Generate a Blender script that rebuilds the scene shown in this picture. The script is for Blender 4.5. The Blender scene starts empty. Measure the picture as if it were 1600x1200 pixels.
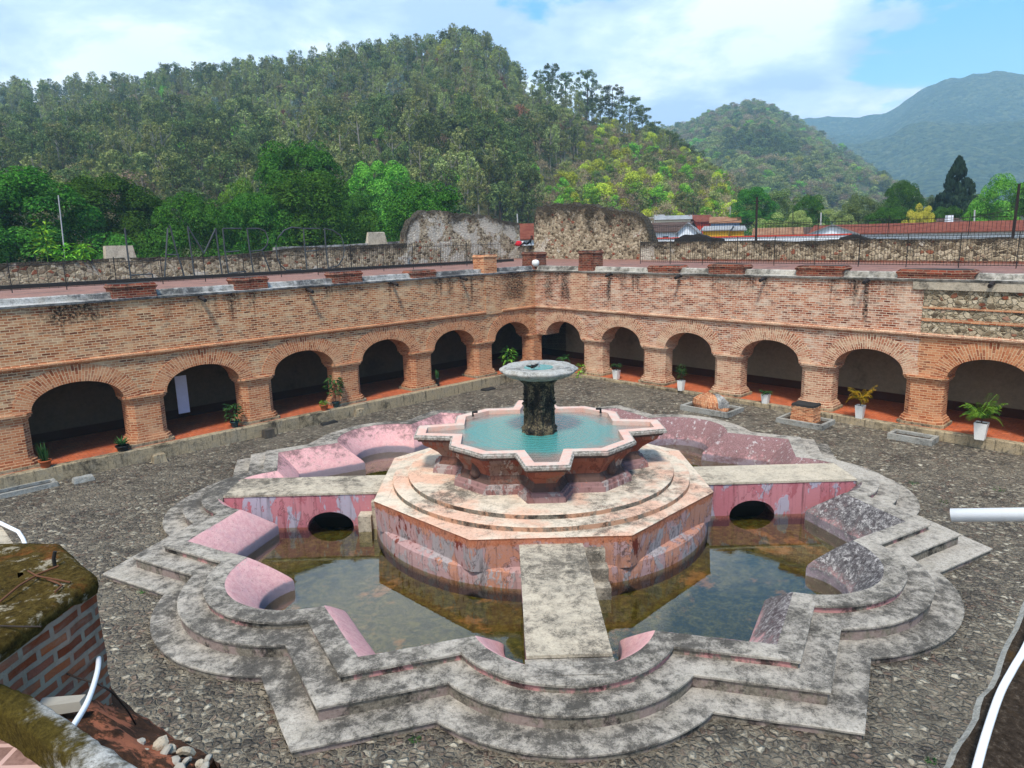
import bpy, bmesh, math, random
import numpy as np
from math import sin, cos, tan, pi, radians, sqrt, atan2, hypot
from mathutils import Matrix, Vector, noise as mnoise
random.seed(7); rng = np.random.default_rng(7)
sc = bpy.context.scene
COL = sc.collection
# ------------------------------------------------------------------ camera
H, F, PITCH, ROLL = 9.1, 1112.7, 0.2034, -0.0231
cd = bpy.data.cameras.new("camera"); cam = bpy.data.objects.new("camera", cd); COL.objects.link(cam)
cd.sensor_width = 36; cd.lens = 36*F/1600; cd.clip_end = 20000; cd.clip_start = 0.05
cam.matrix_world = Matrix.Translation((0, 0, H)) @ Matrix.Rotation(pi/2-PITCH, 4, 'X') @ Matrix.Rotation(ROLL, 4, 'Z')
sc.camera = cam
sc.render.engine = 'CYCLES'
sc.cycles.use_denoising = True
try: sc.cycles.denoiser = 'OPENIMAGEDENOISE'
except Exception: pass
sc.cycles.max_bounces = 6; sc.cycles.diffuse_bounces = 3; sc.cycles.glossy_bounces = 3
sc.cycles.transparent_max_bounces = 8; sc.cycles.volume_bounces = 2
sc.cycles.caustics_reflective = False; sc.cycles.caustics_refractive = False
sc.cycles.sample_clamp_indirect = 6
sc.view_settings.view_transform = 'Standard'; sc.view_settings.look = 'None'
sc.view_settings.exposure = 0.5; sc.view_settings.gamma = 1
# ------------------------------------------------------------------ sky and sun
SUN_EL, SUN_AZ = radians(60), radians(-170)      # azimuth from +Y clockwise
world = bpy.data.worlds.new("World"); sc.world = world; world.use_nodes = True
# ------------------------------------------------------------------ node helpers
def lin(h):
    h = h.lstrip('#'); v = [int(h[i:i+2], 16)/255 for i in (0, 2, 4)]
    return tuple((x/12.92 if x <= .04045 else ((x+.055)/1.055)**2.4) for x in v)+(1,)
class NT:
    def __init__(s, nt): s.nt = nt
    def node(s, t, inp=None, **props):
        n = s.nt.nodes.new(t)
        for k, v in props.items(): setattr(n, k, v)
        for k, v in (inp or {}).items():
            sk = n.inputs[k]
            if isinstance(v, bpy.types.NodeSocket): s.nt.links.new(v, sk)
            elif v is not None: sk.default_value = v
        return n
    def coord(s, out='Object'): return s.node('ShaderNodeTexCoord').outputs[out]
    def geo(s, out): return s.node('ShaderNodeNewGeometry').outputs[out]
    def mapv(s, v, scale=(1, 1, 1), loc=(0, 0, 0), rot=(0, 0, 0)):
        return s.node('ShaderNodeMapping', {'Vector': v, 'Scale': scale, 'Location': loc, 'Rotation': rot}).outputs[0]
    def noise(s, v, scale=5, detail=4, rough=.55, dist=0, out='Fac'):
        return s.node('ShaderNodeTexNoise', {'Vector': v, 'Scale': scale, 'Detail': detail, 'Roughness': rough, 'Distortion': dist}).outputs[out]
    def vor(s, v, scale=5, feature='F1', out='Distance', rnd=1):
        return s.node('ShaderNodeTexVoronoi', {'Vector': v, 'Scale': scale, 'Randomness': rnd}, feature=feature).outputs[out]
    def ramp(s, f, stops, interp='LINEAR'):
        n = s.node('ShaderNodeValToRGB', {'Fac': f}); cr = n.color_ramp; cr.interpolation = interp
        while len(cr.elements) < len(stops): cr.elements.new(.5)
        for e, (p, c) in zip(cr.elements, stops):
            e.position = p
            e.color = (c, c, c, 1) if isinstance(c, (int, float)) else (lin(c) if isinstance(c, str) else c)
        return n.outputs[0]
    def mix(s, f, a, b, mode='MIX'):
        n = s.node('ShaderNodeMix', data_type='RGBA', blend_type=mode)
        for i, v in ((0, f), (6, a), (7, b)):
            if isinstance(v, str): v = lin(v)
            if isinstance(v, bpy.types.NodeSocket): s.nt.links.new(v, n.inputs[i])
            else: n.inputs[i].default_value = v
        return n.outputs[2]
    def m(s, op, a, b=0.0, c=None, clamp=False):
        n = s.node('ShaderNodeMath', operation=op, use_clamp=clamp)
        for i, v in enumerate((a, b) if c is None else (a, b, c)):
            if isinstance(v, bpy.types.NodeSocket): s.nt.links.new(v, n.inputs[i])
            else: n.inputs[i].default_value = v
        return n.outputs[0]
    def ss(s, v, lo, hi):      # smoothstep to 0..1
        return s.node('ShaderNodeMapRange', {'Value': v, 'From Min': lo, 'From Max': hi}, interpolation_type='SMOOTHSTEP').outputs[0]
    def xyz(s, v):
        n = s.node('ShaderNodeSeparateXYZ', {0: v}); return n.outputs
    def comb(s, x, y, z=0.0): return s.node('ShaderNodeCombineXYZ', {0: x, 1: y, 2: z}).outputs[0]
    def bump(s, h, strength=.5, dist=.05, normal=None):
        return s.node('ShaderNodeBump', {'Height': h, 'Strength': strength, 'Distance': dist, 'Normal': normal}).outputs[0]
    def hsv(s, col, h=.5, sat=1.0, v=1.0):
        return s.node('ShaderNodeHueSaturation', {'Color': col, 'Hue': h, 'Saturation': sat, 'Value': v}).outputs[0]
MATS = {}
def material(name, fn):
    m = bpy.data.materials.new(name); m.use_nodes = True; nt = m.node_tree; nt.nodes.clear()
    g = NT(nt); out = g.node('ShaderNodeOutputMaterial')
    r = fn(g)
    if isinstance(r, dict):
        inp = {'Base Color': r['c'], 'Roughness': r.get('r', .85), 'Specular IOR Level': r.get('s', .25), 'Metallic': r.get('m', 0.0)}
        if 'n' in r: inp['Normal'] = r['n']
        if isinstance(inp['Base Color'], str): inp['Base Color'] = lin(inp['Base Color'])
        sh = g.node('ShaderNodeBsdfPrincipled', inp).outputs[0]
    else: sh = r
    nt.links.new(sh, out.inputs[0]); MATS[name] = m
    return m
# ------------------------------------------------------------------ mesh helpers
class MB:
    def __init__(s): s.v = []; s.f = []; s.uv = []; s.mi = []; s.sm = []
    def face(s, pts, uv=None, mi=0, smooth=False):
        b = len(s.v); s.v += [tuple(p) for p in pts]; s.f.append(tuple(range(b, b+len(pts))))
        s.uv.append(uv); s.mi.append(mi); s.sm.append(smooth)
    def grid(s, rows, closed=False, mi=0, smooth=True, uv=None, flip=False):
        b = len(s.v); n = len(rows[0])
        for r in rows: s.v += [tuple(p) for p in r]
        for i in range(len(rows)-1):
            for j in range(n if closed else n-1):
                k = (j+1) % n
                q = [b+i*n+j, b+i*n+k, b+(i+1)*n+k, b+(i+1)*n+j]
                u = [(i, j), (i, j+1), (i+1, j+1), (i+1, j)]
                if flip: q.reverse(); u.reverse()
                s.f.append(tuple(q)); s.sm.append(smooth)
                s.mi.append(mi(i, j) if callable(mi) else mi)
                s.uv.append([uv(a, c) for a, c in u] if uv else None)
    def box(s, x0, x1, y0, y1, z0, z1, mi=0, uvs=True, tap=0):
        t = tap
        P = [(x0, y0, z0), (x1, y0, z0), (x1, y1, z0), (x0, y1, z0), (x0+t, y0+t, z1), (x1-t, y0+t, z1), (x1-t, y1-t, z1), (x0+t, y1-t, z1)]
        for q in ((0, 1, 5, 4), (1, 2, 6, 5), (2, 3, 7, 6), (3, 0, 4, 7), (4, 5, 6, 7), (3, 2, 1, 0)):
            pts = [P[i] for i in q]
            if q in ((0, 1, 5, 4), (2, 3, 7, 6)): uv = [(p[0], p[2]) for p in pts]
            elif q in ((1, 2, 6, 5), (3, 0, 4, 7)): uv = [(p[1], p[2]) for p in pts]
            else: uv = [(p[0], p[1]) for p in pts]
            s.face(pts, uv, mi)
    def tube(s, pts, rad, n=8, mi=0, cap=True, closed=False):
        pts = [Vector(p) for p in pts]; rows = []
        if not hasattr(rad, '__len__'): rad = [rad]*len(pts)
        up = Vector((0, 0, 1))
        for i, p in enumerate(pts):
            a = pts[max(0, i-1)]; c = pts[min(len(pts)-1, i+1)]
            d = (c-a).normalized() if (c-a).length > 1e-9 else Vector((0, 0, 1))
            x = d.cross(up if abs(d.z) < .95 else Vector((1, 0, 0))).normalized(); y = d.cross(x)
            rows.append([p+(x*cos(2*pi*k/n)+y*sin(2*pi*k/n))*rad[i] for k in range(n)])
        s.grid(rows, True, mi)
        if cap:
            s.face(rows[0], None, mi); s.face(rows[-1][::-1], None, mi)
    def lathe(s, prof, n=32, c=(0, 0), mi=0, fn=None, smooth=True):
        rows = []
        for r, z in prof:
            rows.append([(c[0]+r*(fn(2*pi*k/n) if fn else 1)*cos(2*pi*k/n), c[1]+r*(fn(2*pi*k/n) if fn else 1)*sin(2*pi*k/n), z) for k in range(n)])
        s.grid(rows, True, mi, smooth, uv=lambda i, j: (j/n*2*pi*prof[min(i, len(prof)-1)][0], prof[i][1]))
        s.face(rows[-1], None, mi)
    def prism(s, poly, z0, z1, mi=0, top=None):
        n = len(poly); L = 0
        for i in range(n):
            a, b = poly[i], poly[(i+1) % n]; d = hypot(b[0]-a[0], b[1]-a[1])
            s.face([(a[0], a[1], z0), (b[0], b[1], z0), (b[0], b[1], z1), (a[0], a[1], z1)], [(L, z0), (L+d, z0), (L+d, z1), (L, z1)], mi); L += d
        s.face([(p[0], p[1], z1) for p in poly], [(p[0], p[1]) for p in poly], mi if top is None else top)
        s.face([(p[0], p[1], z0) for p in reversed(poly)], [(p[0], p[1]) for p in reversed(poly)], mi)
    def build(s, name, mats, parent=None, smooth=None, weld=False, recalc=False, jitter=0, up=False):
        me = bpy.data.meshes.new(name); me.from_pydata(s.v, [], s.f)
        if not isinstance(mats, (list, tuple)): mats = [mats]
        for m in mats: me.materials.append(MATS[m] if isinstance(m, str) else m)
        me.polygons.foreach_set('material_index', s.mi)
        me.polygons.foreach_set('use_smooth', s.sm if smooth is None else [smooth]*len(s.f))
        if any(u is not None for u in s.uv):
            ul = me.uv_layers.new(name='UVMap'); flat = []
            for f, u in zip(s.f, s.uv):
                flat += list(u) if u is not None else [(0, 0)]*len(f)
            ul.data.foreach_set('uv', np.array(flat, dtype=np.float32).ravel())
        if weld or recalc or jitter:
            bm = bmesh.new(); bm.from_mesh(me)
            if weld: bmesh.ops.remove_doubles(bm, verts=bm.verts, dist=1e-4)
            if recalc: bmesh.ops.recalc_face_normals(bm, faces=bm.faces)
            if jitter:
                for v in bm.verts: v.co += Vector(mnoise.noise_vector(v.co*7.3))*jitter
            bm.to_mesh(me); bm.free()
        if up and me.polygons[0].normal.z < 0: me.flip_normals()
        me.update()
        o = bpy.data.objects.new(name, me); COL.objects.link(o)
        if parent is not None: o.parent = parent
        return o
def tag(o, label=None, cat=None, group=None, kind=None):
    if label: o['label'] = label
    if cat: o['category'] = cat
    if group: o['group'] = group
    if kind: o['kind'] = kind
    return o
def thing(name, label, cat, loc=(0, 0, 0), rz=0, group=None):
    o = bpy.data.objects.new(name, None); COL.objects.link(o); o.location = loc; o.rotation_euler = (0, 0, rz)
    o.empty_display_size = .3
    return tag(o, label, cat, group)
KIDS = {}
def copy_thing(root, loc, rz=0, scale=1, label=None, group=None):
    r = root.copy(); COL.objects.link(r); r.location = loc; r.rotation_euler = (0, 0, rz)
    r.scale = (scale,)*3 if not hasattr(scale, '__len__') else scale
    if label: r['label'] = label
    if group: r['group'] = group
    for ch in list(root.children):
        c = ch.copy(); COL.objects.link(c); c.parent = r
        for g in ch.children:
            d = g.copy(); COL.objects.link(d); d.parent = c
    return r
def raw_mesh(name, V, Fq, mat, smooth=False):
    me = bpy.data.meshes.new(name); V = np.asarray(V, np.float32); Fq = np.asarray(Fq, np.int32)
    me.vertices.add(len(V)); me.vertices.foreach_set('co', V.ravel())
    k = Fq.shape[1]; me.loops.add(Fq.size); me.loops.foreach_set('vertex_index', Fq.ravel())
    me.polygons.add(len(Fq)); me.polygons.foreach_set('loop_start', np.arange(0, Fq.size, k, dtype=np.int32))
    me.polygons.foreach_set('loop_total', np.full(len(Fq), k, np.int32))
    if smooth: me.polygons.foreach_set('use_smooth', np.ones(len(Fq), bool))
    me.update(calc_edges=True); me.validate()
    for m in (mat if isinstance(mat, (list, tuple)) else [mat]): me.materials.append(MATS[m])
    return me
def link_mesh(name, me, parent=None):
    o = bpy.data.objects.new(name, me); COL.objects.link(o)
    if parent is not None: o.parent = parent
    return o
# ------------------------------------------------------------------ picture measurements -> places
def ray(u, v):
    X, Y = u-800, v-600; c, s = cos(-ROLL), sin(-ROLL); X, Y = c*X-s*Y, s*X+c*Y
    r, up = X/F, -Y/F
    return Vector((r, cos(PITCH)+up*sin(PITCH), -sin(PITCH)+up*cos(PITCH)))
CAM = Vector((0, 0, H))
def at_z(u, v, z): d = ray(u, v); return CAM+d*((z-H)/d.z)
def at_d(u, v, dist): d = ray(u, v); return CAM+d*(dist/hypot(d.x, d.y))
WA = 0.7678; K = Vector((1.6614, 47.0311, 0))
DL = Vector((-cos(WA), -sin(WA), 0)); DR = Vector((sin(WA), -cos(WA), 0))
def wing_frame(w): return (DL, DR) if w == 'L' else (DR, DL)
def at_w(u, v, w, off):
    s, n = wing_frame(w); d = ray(u, v); P = K+n*off; t = (P-CAM).dot(n)/d.dot(n); return CAM+d*t
def W(w, s, off, z): a, n = wing_frame(w); return K+a*s+n*off+Vector((0, 0, z))
def wing_s(w, P): a, n = wing_frame(w); return (P-K).dot(a)
FC = Vector((0.9127, 23.7404, 0)); FPHI = 0.0112
# ------------------------------------------------------------------ world shader
def build_world():
    g = NT(world.node_tree); g.nt.nodes.clear()
    out = g.node('ShaderNodeOutputWorld')
    sky = g.node('ShaderNodeTexSky', sky_type='NISHITA', sun_disc=False, sun_elevation=SUN_EL, sun_rotation=SUN_AZ, altitude=1500, air_density=1.5, dust_density=.6, ozone_density=3.0)
    b1 = g.node('ShaderNodeBackground', {'Color': g.hsv(sky.outputs[0], h=.495, sat=1.5, v=1.05), 'Strength': 0.15})
    v = g.coord('Generated'); x, y, z = g.xyz(v)
    zz = g.m('ADD', g.m('MAXIMUM', z, 0.0), 0.22)
    pv = g.comb(g.m('DIVIDE', x, zz), g.m('DIVIDE', y, zz), 0.0)
    n1 = g.noise(g.mapv(pv, loc=(.35, .2, 0)), 1.5, 9, .55, .2); n2 = g.noise(g.mapv(pv, loc=(7.3, 2.1, 3)), 1.7, 8, .58, .3)
    # more cloud to the west (left), a blue gap high on the right, cumulus low above the mountains
    bias = g.m('MULTIPLY_ADD', x, -.62, .13)
    low = g.m('MULTIPLY', g.ss(z, .30, .19), .38)
    gap = g.m('MULTIPLY', g.m('MULTIPLY', g.ss(x, .12, .26), g.ss(z, .14, .20)), -.05)
    f = g.m('ADD', g.m('ADD', g.m('MULTIPLY_ADD', n1, 1.5, -.25), bias), g.m('ADD', low, gap))
    cm = g.ss(f, .485, .57)
    cc = g.ramp(n2, [(.40, (.46, .57, .80, 1)), (.50, (.72, .82, .97, 1)), (.58, (1.08, 1.10, 1.10, 1))])
    b2 = g.node('ShaderNodeBackground', {'Color': cc, 'Strength': 1.08})
    mx = g.node('ShaderNodeMixShader', {0: cm, 1: b1.outputs[0], 2: b2.outputs[0]})
    g.nt.links.new(mx.outputs[0], out.inputs[0])
build_world()
ld = bpy.data.lights.new("sun", 'SUN'); ld.energy = 3.3; ld.angle = radians(9); ld.color = (1, .95, .87)
sun = bpy.data.objects.new("sun", ld); COL.objects.link(sun)
sd = Vector((sin(SUN_AZ)*cos(SUN_EL), cos(SUN_AZ)*cos(SUN_EL), sin(SUN_EL)))
sun.rotation_euler = sd.to_track_quat('Z', 'Y').to_euler(); sun.location = (0, 0, 60)

# ------------------------------------------------------------------ materials
def brick_fn(cols, mortar, bleach=.45, stain=.5, top=7.0, w=.30, h=.105, red=0.0, marks=(), ms=.0155, rough=0.0):
    def fn(g):
        uv = g.coord('UV'); P = g.coord('Object')
        wob = g.noise(uv, 1.3, 3, .6, out='Color')
        uvd = g.node('ShaderNodeVectorMath', {0: uv, 1: g.node('ShaderNodeVectorMath', {0: g.node('ShaderNodeVectorMath', {0: wob, 1: (.5, .5, .5)}, operation='SUBTRACT').outputs[0], 'Scale': .05}, operation='SCALE').outputs[0]}, operation='ADD').outputs[0]
        br = g.node('ShaderNodeTexBrick', {'Vector': uvd, 'Color1': (.0, .0, .0, 1), 'Color2': (1, 1, 1, 1), 'Mortar': (.5, .5, .5, 1), 'Scale': 1.0, 'Mortar Size': ms, 'Mortar Smooth': .25, 'Bias': 0.0, 'Brick Width': w, 'Row Height': h})
        rnd = g.xyz(br.outputs['Color'])[0]; fac = br.outputs['Fac']
        if rough: fac = g.ss(g.m('ADD', fac, g.m('MULTIPLY', g.m('SUBTRACT', g.noise(P, 13, 5, .75), .5), rough)), .3, .6)
        c = g.ramp(rnd, [(0, cols[0]), (.35, cols[1]), (.65, cols[2]), (1, cols[3])])
        big = g.noise(P, .55, 5, .62); mid = g.noise(P, 2.3, 5, .65)
        c = g.mix(g.ss(big, .50, .72), c, g.mix(.55, c, cols[4]))
        blm = g.m('MULTIPLY', g.ss(g.noise(g.mapv(P, (.8, .8, 2.6), (9, 4, 2)), 1.5, 7, .72), .46, .62), bleach)
        c = g.mix(blm, c, mortar)
        c = g.mix(g.m('MULTIPLY', fac, .92), c, g.mix(g.ss(mid, .4, .65), mortar, g.mix(.35, mortar, cols[3])))
        if stain:
            uz = g.xyz(uv)[1]
            st = g.noise(g.mapv(uv, (1.6, .16, 1)), 1.1, 5, .66)
            mask = g.m('ADD', g.m('MULTIPLY', g.ss(uz, top-2.6, top+.1), .34), st)
            k1 = g.m('MULTIPLY', g.ss(mask, .70, .9), g.ss(g.noise(g.mapv(uv, (.22, 0, 1), (4, 0, 2)), 1.0, 3, .5), .42, .6))
            ux = g.xyz(uv)[0]
            for s0, hw_, z0_, z1_, a_ in marks:
                wx_ = g.m('ADD', g.m('ABSOLUTE', g.m('SUBTRACT', ux, s0)), g.m('MULTIPLY', g.m('SUBTRACT', mid, .5), hw_*1.3))
                k1 = g.m('MAXIMUM', k1, g.m('MULTIPLY', g.m('MULTIPLY', g.ss(wx_, hw_, hw_*.35), g.ss(g.m('ADD', uz, g.m('MULTIPLY', g.m('SUBTRACT', st, .5), 1.6)), z0_, z0_+.5)), a_))
            k2 = g.ss(g.noise(g.mapv(uv, (1, 1, 1), (3, 8, 0)), .35, 7, .72), .57, .72)
            fine = g.ss(g.noise(P, 9, 4, .7), .30, .62)
            k = g.m('MULTIPLY', g.m('MULTIPLY', g.m('MAXIMUM', k1, g.m('MULTIPLY', k2, .75)), fine), stain)
            c = g.mix(k, c, '#1b1613')
        hgt = g.m('ADD', g.m('MULTIPLY', fac, -1.0), g.m('ADD', g.m('MULTIPLY', g.noise(P, 22, 4, .7), .5), g.m('MULTIPLY', rnd, .6)))
        return dict(c=c, r=.9, s=.15, n=g.bump(hgt, .9, .03))
    return fn
BR = ['#603224', '#94533a', '#a8674a', '#ba8466', '#d2b096']
BL = ['#643421', '#9a5635', '#ae6b43', '#c0875e', '#d4ae86']
material('brick', brick_fn(BR, '#dcc8ac', .72, 1.0, 7.0))
material('brick_left', brick_fn(BL, '#d9c09a', .5, 1.0, 7.0, marks=((26.6, 1.5, 5.9, 7, 1), (1.9, 1.3, 5.0, 7, .9), (7.2, .14, 5.6, 7, .8), (11.4, .14, 5.9, 7, .7), (5.5, .15, 5.2, 7, .8), (15.6, .2, 6.2, 7, .6), (30.5, .8, 6.0, 7, .7))))
material('brick_right', brick_fn(BR, '#dccbb4', .6, 1.0, 7.0, marks=((20.7, .16, 4.7, 7, 1), (6.1, .18, 4.9, 7, .9), (2.6, .5, 4.9, 7, .95), (10.9, .15, 5.9, 7, .8), (1.2, .5, 5.0, 7, .8), (15.9, .15, 6.1, 7, .7), (13, .14, 5.9, 7, .6))))
material('brick_low', brick_fn(['#80422a', '#a65e3b', '#b5704a', '#c2855d', '#d0a07a'], '#d2b08a', .28, .5, 9))
material('brick_low_right', brick_fn(['#7d4632', '#9f6248', '#b0755a', '#c29175', '#d6b598'], '#d8c3a4', .5, .6, 9, ms=.018))
material('brick_red', brick_fn(['#46201a', '#62291d', '#783524', '#8a4630', '#6a4a3c'], '#8f7a66', .22, .8, 1.2))
material('brick_moss', brick_fn(['#74361f', '#964a2a', '#a65a32', '#8b5040', '#9c6c5a'], '#9c917e', .30, .6, 7.2, .24, .085, ms=.02, rough=1.3))
def lichen_concrete(base, dark, amt=.5, scale=1.0, peach=None, streak=False, hi='#d6d2c8'):
    def fn(g):
        P = g.coord('Object')
        n1 = g.noise(P, .55*scale, 9, .72, .4); n2 = g.noise(g.mapv(P, loc=(4, 2, 7)), 3.2*scale, 8, .72, .3); n3 = g.noise(P, 30*scale, 5, .85)
        c = g.mix(g.ss(n3, .38, .62), base, hi)
        c = g.mix(g.m('MULTIPLY', g.ss(g.noise(g.mapv(P, loc=(1, 9, 3)), 1.6*scale, 6, .7), .45, .68), .55), c, '#8d8678')
        if peach: c = g.mix(g.m('MULTIPLY', g.ss(g.noise(g.mapv(P, loc=(7, 1, 2)), .8, 5, .6), .42, .6), .8), c, peach)
        n0 = g.noise(g.mapv(P, loc=(11, 4, 2)), .24, 3, .5)
        t = g.m('ADD', g.m('ADD', g.m('MULTIPLY', n1, .6), g.m('MULTIPLY', n2, .65)), g.m('ADD', g.m('MULTIPLY_ADD', n3, .62, -.16), g.m('MULTIPLY_ADD', n0, .5, -.25)))
        k = g.ss(t, .885-.30*amt, 1.05-.24*amt)
        c = g.mix(g.m('MULTIPLY', k, .85), c, dark)
        k4 = g.ss(g.noise(g.mapv(P, loc=(2, 2, 2)), 11*scale, 6, .78), .50, .62); c = g.mix(g.m('MULTIPLY', k4, .42*min(1, amt+.35)), c, dark)
        if streak:
            ns = g.noise(g.mapv(P, (3, 3, .35)), 2.2, 5, .7)
            c = g.mix(g.m('MULTIPLY', g.ss(ns, .5, .68), .75), c, '#2a2724')
        ck = g.vor(g.node('ShaderNodeVectorMath', {0: P, 1: g.noise(P, 2.5, 5, .7, out='Color')}, operation='ADD').outputs[0], .55, 'DISTANCE_TO_EDGE')
        c = g.mix(g.m('MULTIPLY', g.m('MULTIPLY', g.ss(ck, .013, .004), .65), g.ss(n1, .48, .62)), c, '#2b2926')
        h = g.m('ADD', g.m('MULTIPLY', n3, .5), g.m('MULTIPLY', n2, .8))
        return dict(c=c, r=.93, s=.12, n=g.bump(h, .7, .03))
    return fn
material('step_stone', lichen_concrete('#958d82', '#2a2826', .62, 1.0, peach=None, hi='#b9b1a4'))
material('deck_cement', lichen_concrete('#ab9e8a', '#45403a', .48, 1.0, hi='#c4b8a3'))
material('kerb_cement', lichen_concrete('#91836b', '#332e26', .42, .9, streak=True, hi='#b5a17f'))
material('parapet_cement', lichen_concrete('#98958f', '#26262a', .72, .9, hi='#c4c2bd'))
material('peach_cement', lichen_concrete('#c8b69f', '#514a42', .30, 1.0, peach='#d0a38a', hi='#d6c9b5'))
material('parapet_right', lichen_concrete('#9b958a', '#2f2c28', .58, .9, hi='#c9c4b8'))
material('frame_cement', lichen_concrete('#86857f', '#2f2e2c', .4, 1.2, hi='#a3a29b'))
def riser(pk, amt):
    def fn(g):
        P = g.coord('Object'); n = g.noise(g.mapv(P, (1, 1, .5)), 1.2, 6, .7); f = g.noise(P, 14, 5, .75)
        c = g.mix(g.ss(f, .35, .65), '#5d564c', '#80786b')
        c = g.mix(g.m('MULTIPLY', g.ss(n, .47, .56), amt), c, pk)
        st = g.noise(g.mapv(P, (1, 1, .9), (5, 5, 1)), 1.5, 8, .75)
        c = g.mix(g.m('MULTIPLY', g.ss(st, .50, .62), .85), c, '#1f1d1b')
        return dict(c=c, r=.93, s=.1, n=g.bump(f, .6, .02))
    return fn
material('step_riser', riser('#96807c', .5)); material('rim_riser', riser('#b3807c', .95)); material('step_riser_peach', riser('#b0876c', .9))
def pink_fn(g):
    P = g.coord('Object'); x, y, z = g.xyz(P); uv = g.coord('UV'); v = g.xyz(uv)[1]
    n1 = g.noise(P, 1.4, 7, .7, .3); n2 = g.noise(g.mapv(P, loc=(3, 6, 1)), 6.5, 6, .74); n3 = g.noise(P, 34, 3, .8)
    c = g.mix(g.ss(n2, .3, .7), '#d29a9a', '#e3b6b0'); c = g.mix(g.m('MULTIPLY', g.m('MULTIPLY', g.ss(x, 3, 7), g.ss(y, -1, -3)), g.m('MULTIPLY', g.ss(v, .75, .45), .8)), c, '#98938f')
    c = g.mix(g.m('MULTIPLY', g.ss(n1, .5, .7), .22), c, '#b3a0aa')
    c = g.mix(g.m('MULTIPLY', g.ss(n3, .54, .68), .45), c, '#8f6668'); c = g.mix(g.m('MULTIPLY', g.ss(g.noise(P, 12, 5, .75), .60, .68), .5), c, '#6f5558')
    # bare wash at the waterline of every slope
    nose = g.ss(g.m('ADD', v, g.m('MULTIPLY', n2, .22)), .84, .94)
    c = g.mix(g.m('MULTIPLY', nose, .8), c, '#85848e')
    # lichen: heavy on the right hand slopes, middling along the back, nearly none on the repainted left front ones
    reg = g.m('MAXIMUM', g.m('MULTIPLY', g.ss(x, 1.5, 6.0), .36), g.m('MULTIPLY', g.ss(y, .5, 3.5), .155))
    tl = g.m('ADD', g.m('ADD', g.m('MULTIPLY', n1, .55), g.m('MULTIPLY', n2, .6)), g.m('ADD', g.m('MULTIPLY', n3, .22), reg))
    tl = g.m('ADD', tl, g.m('MULTIPLY', v, -.34))
    bk = g.ss(tl, .66, .86)
    dk = g.mix(g.ss(y, .0, 2.0), g.ramp(g.m('ADD', g.m('MULTIPLY', n2, .6), g.m('MULTIPLY', n3, .4)), [(.42, '#1f1f21'), (.50, '#4c4c4e'), (.57, '#8b8987'), (.63, '#b8b5b0')]), g.mix(g.ss(n3, .4, .6), '#54403f', '#93706f'))
    c = g.mix(g.m('MULTIPLY', bk, .9), c, dk)
    pale = g.m('MULTIPLY', g.ss(g.noise(P, 5.0, 6, .75), .56, .64), g.ss(reg, .12, .3))
    c = g.mix(g.m('MULTIPLY', pale, .8), c, '#bdb8b4')
    return dict(c=c, r=.95, s=.1, n=g.bump(g.m('ADD', n2, n3), .9, .03))
material('pink_slope', pink_fn)
def patch_plaster(c0, c1, c2, c3, dark='#241815', wl=None, band=None):
    def fn(g):
        P = g.coord('Object'); S = g.mapv(P, (1, 1, .45))
        a = g.noise(S, .75, 6, .68, .6); b = g.noise(g.mapv(S, loc=(6, 3, 8)), 1.3, 6, .7, .5); f = g.noise(P, 15, 5, .75)
        st = g.noise(g.mapv(P, (5, 5, .3)), 1.5, 5, .7)
        c = g.mix(g.ss(f, .3, .7), c0, g.mix(.5, c0, c1))
        c = g.mix(g.ss(a, .47, .51), c, c1)
        c = g.mix(g.ss(b, .52, .55), c, c2)
        c = g.mix(g.m('MULTIPLY', g.ss(g.noise(g.mapv(S, loc=(1, 7, 2)), 1.0, 6, .7, .4), .59, .63), .95), c, c3)
        c = g.mix(g.m('MULTIPLY', g.ss(st, .50, .72), .55), c, dark)
        if band:
            zb = g.m('ADD', g.xyz(P)[2], g.m('MULTIPLY_ADD', b, .9, -.45)); c = g.mix(g.m('MULTIPLY', g.ss(zb, band[0], band[0]+.08), .85), c, g.mix(g.ss(f, .35, .65), band[1], band[2]))
            c = g.mix(g.m('MULTIPLY', g.ss(g.noise(g.mapv(P, (1, 1, .8), (4, 9, 1)), 3.2, 7, .78), .56, .66), .7), c, dark)
        edge = g.m('MULTIPLY', g.ss(g.m('ABSOLUTE', g.m('SUBTRACT', a, .49)), .012, .0), .5)
        c = g.mix(edge, c, dark)
        if wl is not None:
            c = g.mix(g.ss(g.m('ADD', g.xyz(P)[2], g.m('MULTIPLY', f, .25)), wl+.22, wl), c, '#15130f')
        return dict(c=c, r=.9, s=.15, n=g.bump(g.m('ADD', g.m('MULTIPLY', f, .6), g.m('MULTIPLY', g.ss(b, .52, .55), .5)), .6, .03))
    return fn
material('plinth_side', patch_plaster('#b07a5e', '#a58683', '#99908f', '#6b2a1a', wl=-.52, band=(.72, '#9c5536', '#b57452')))
material('bridge_side', patch_plaster('#a9656c', '#b2757a', '#a39aa6', '#9d5a60', wl=-.52))
material('pool_side', patch_plaster('#7a3f30', '#8f5744', '#85695b', '#a7988b'))
material('pool_base', patch_plaster('#7d5650', '#8a6a66', '#9a8d88', '#a0695a'))
def pool_rim(g):
    P = g.coord('Object'); n = g.noise(P, 2.2, 6, .7); f = g.noise(P, 20, 5, .75)
    c = g.mix(g.ss(n, .4, .62), '#cda393', '#c4b2a5'); c = g.mix(g.m('MULTIPLY', g.ss(f, .58, .68), .6), c, '#6d5f58')
    return dict(c=c, r=.85, n=g.bump(f, .4, .02))
material('pool_rim', pool_rim)
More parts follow.
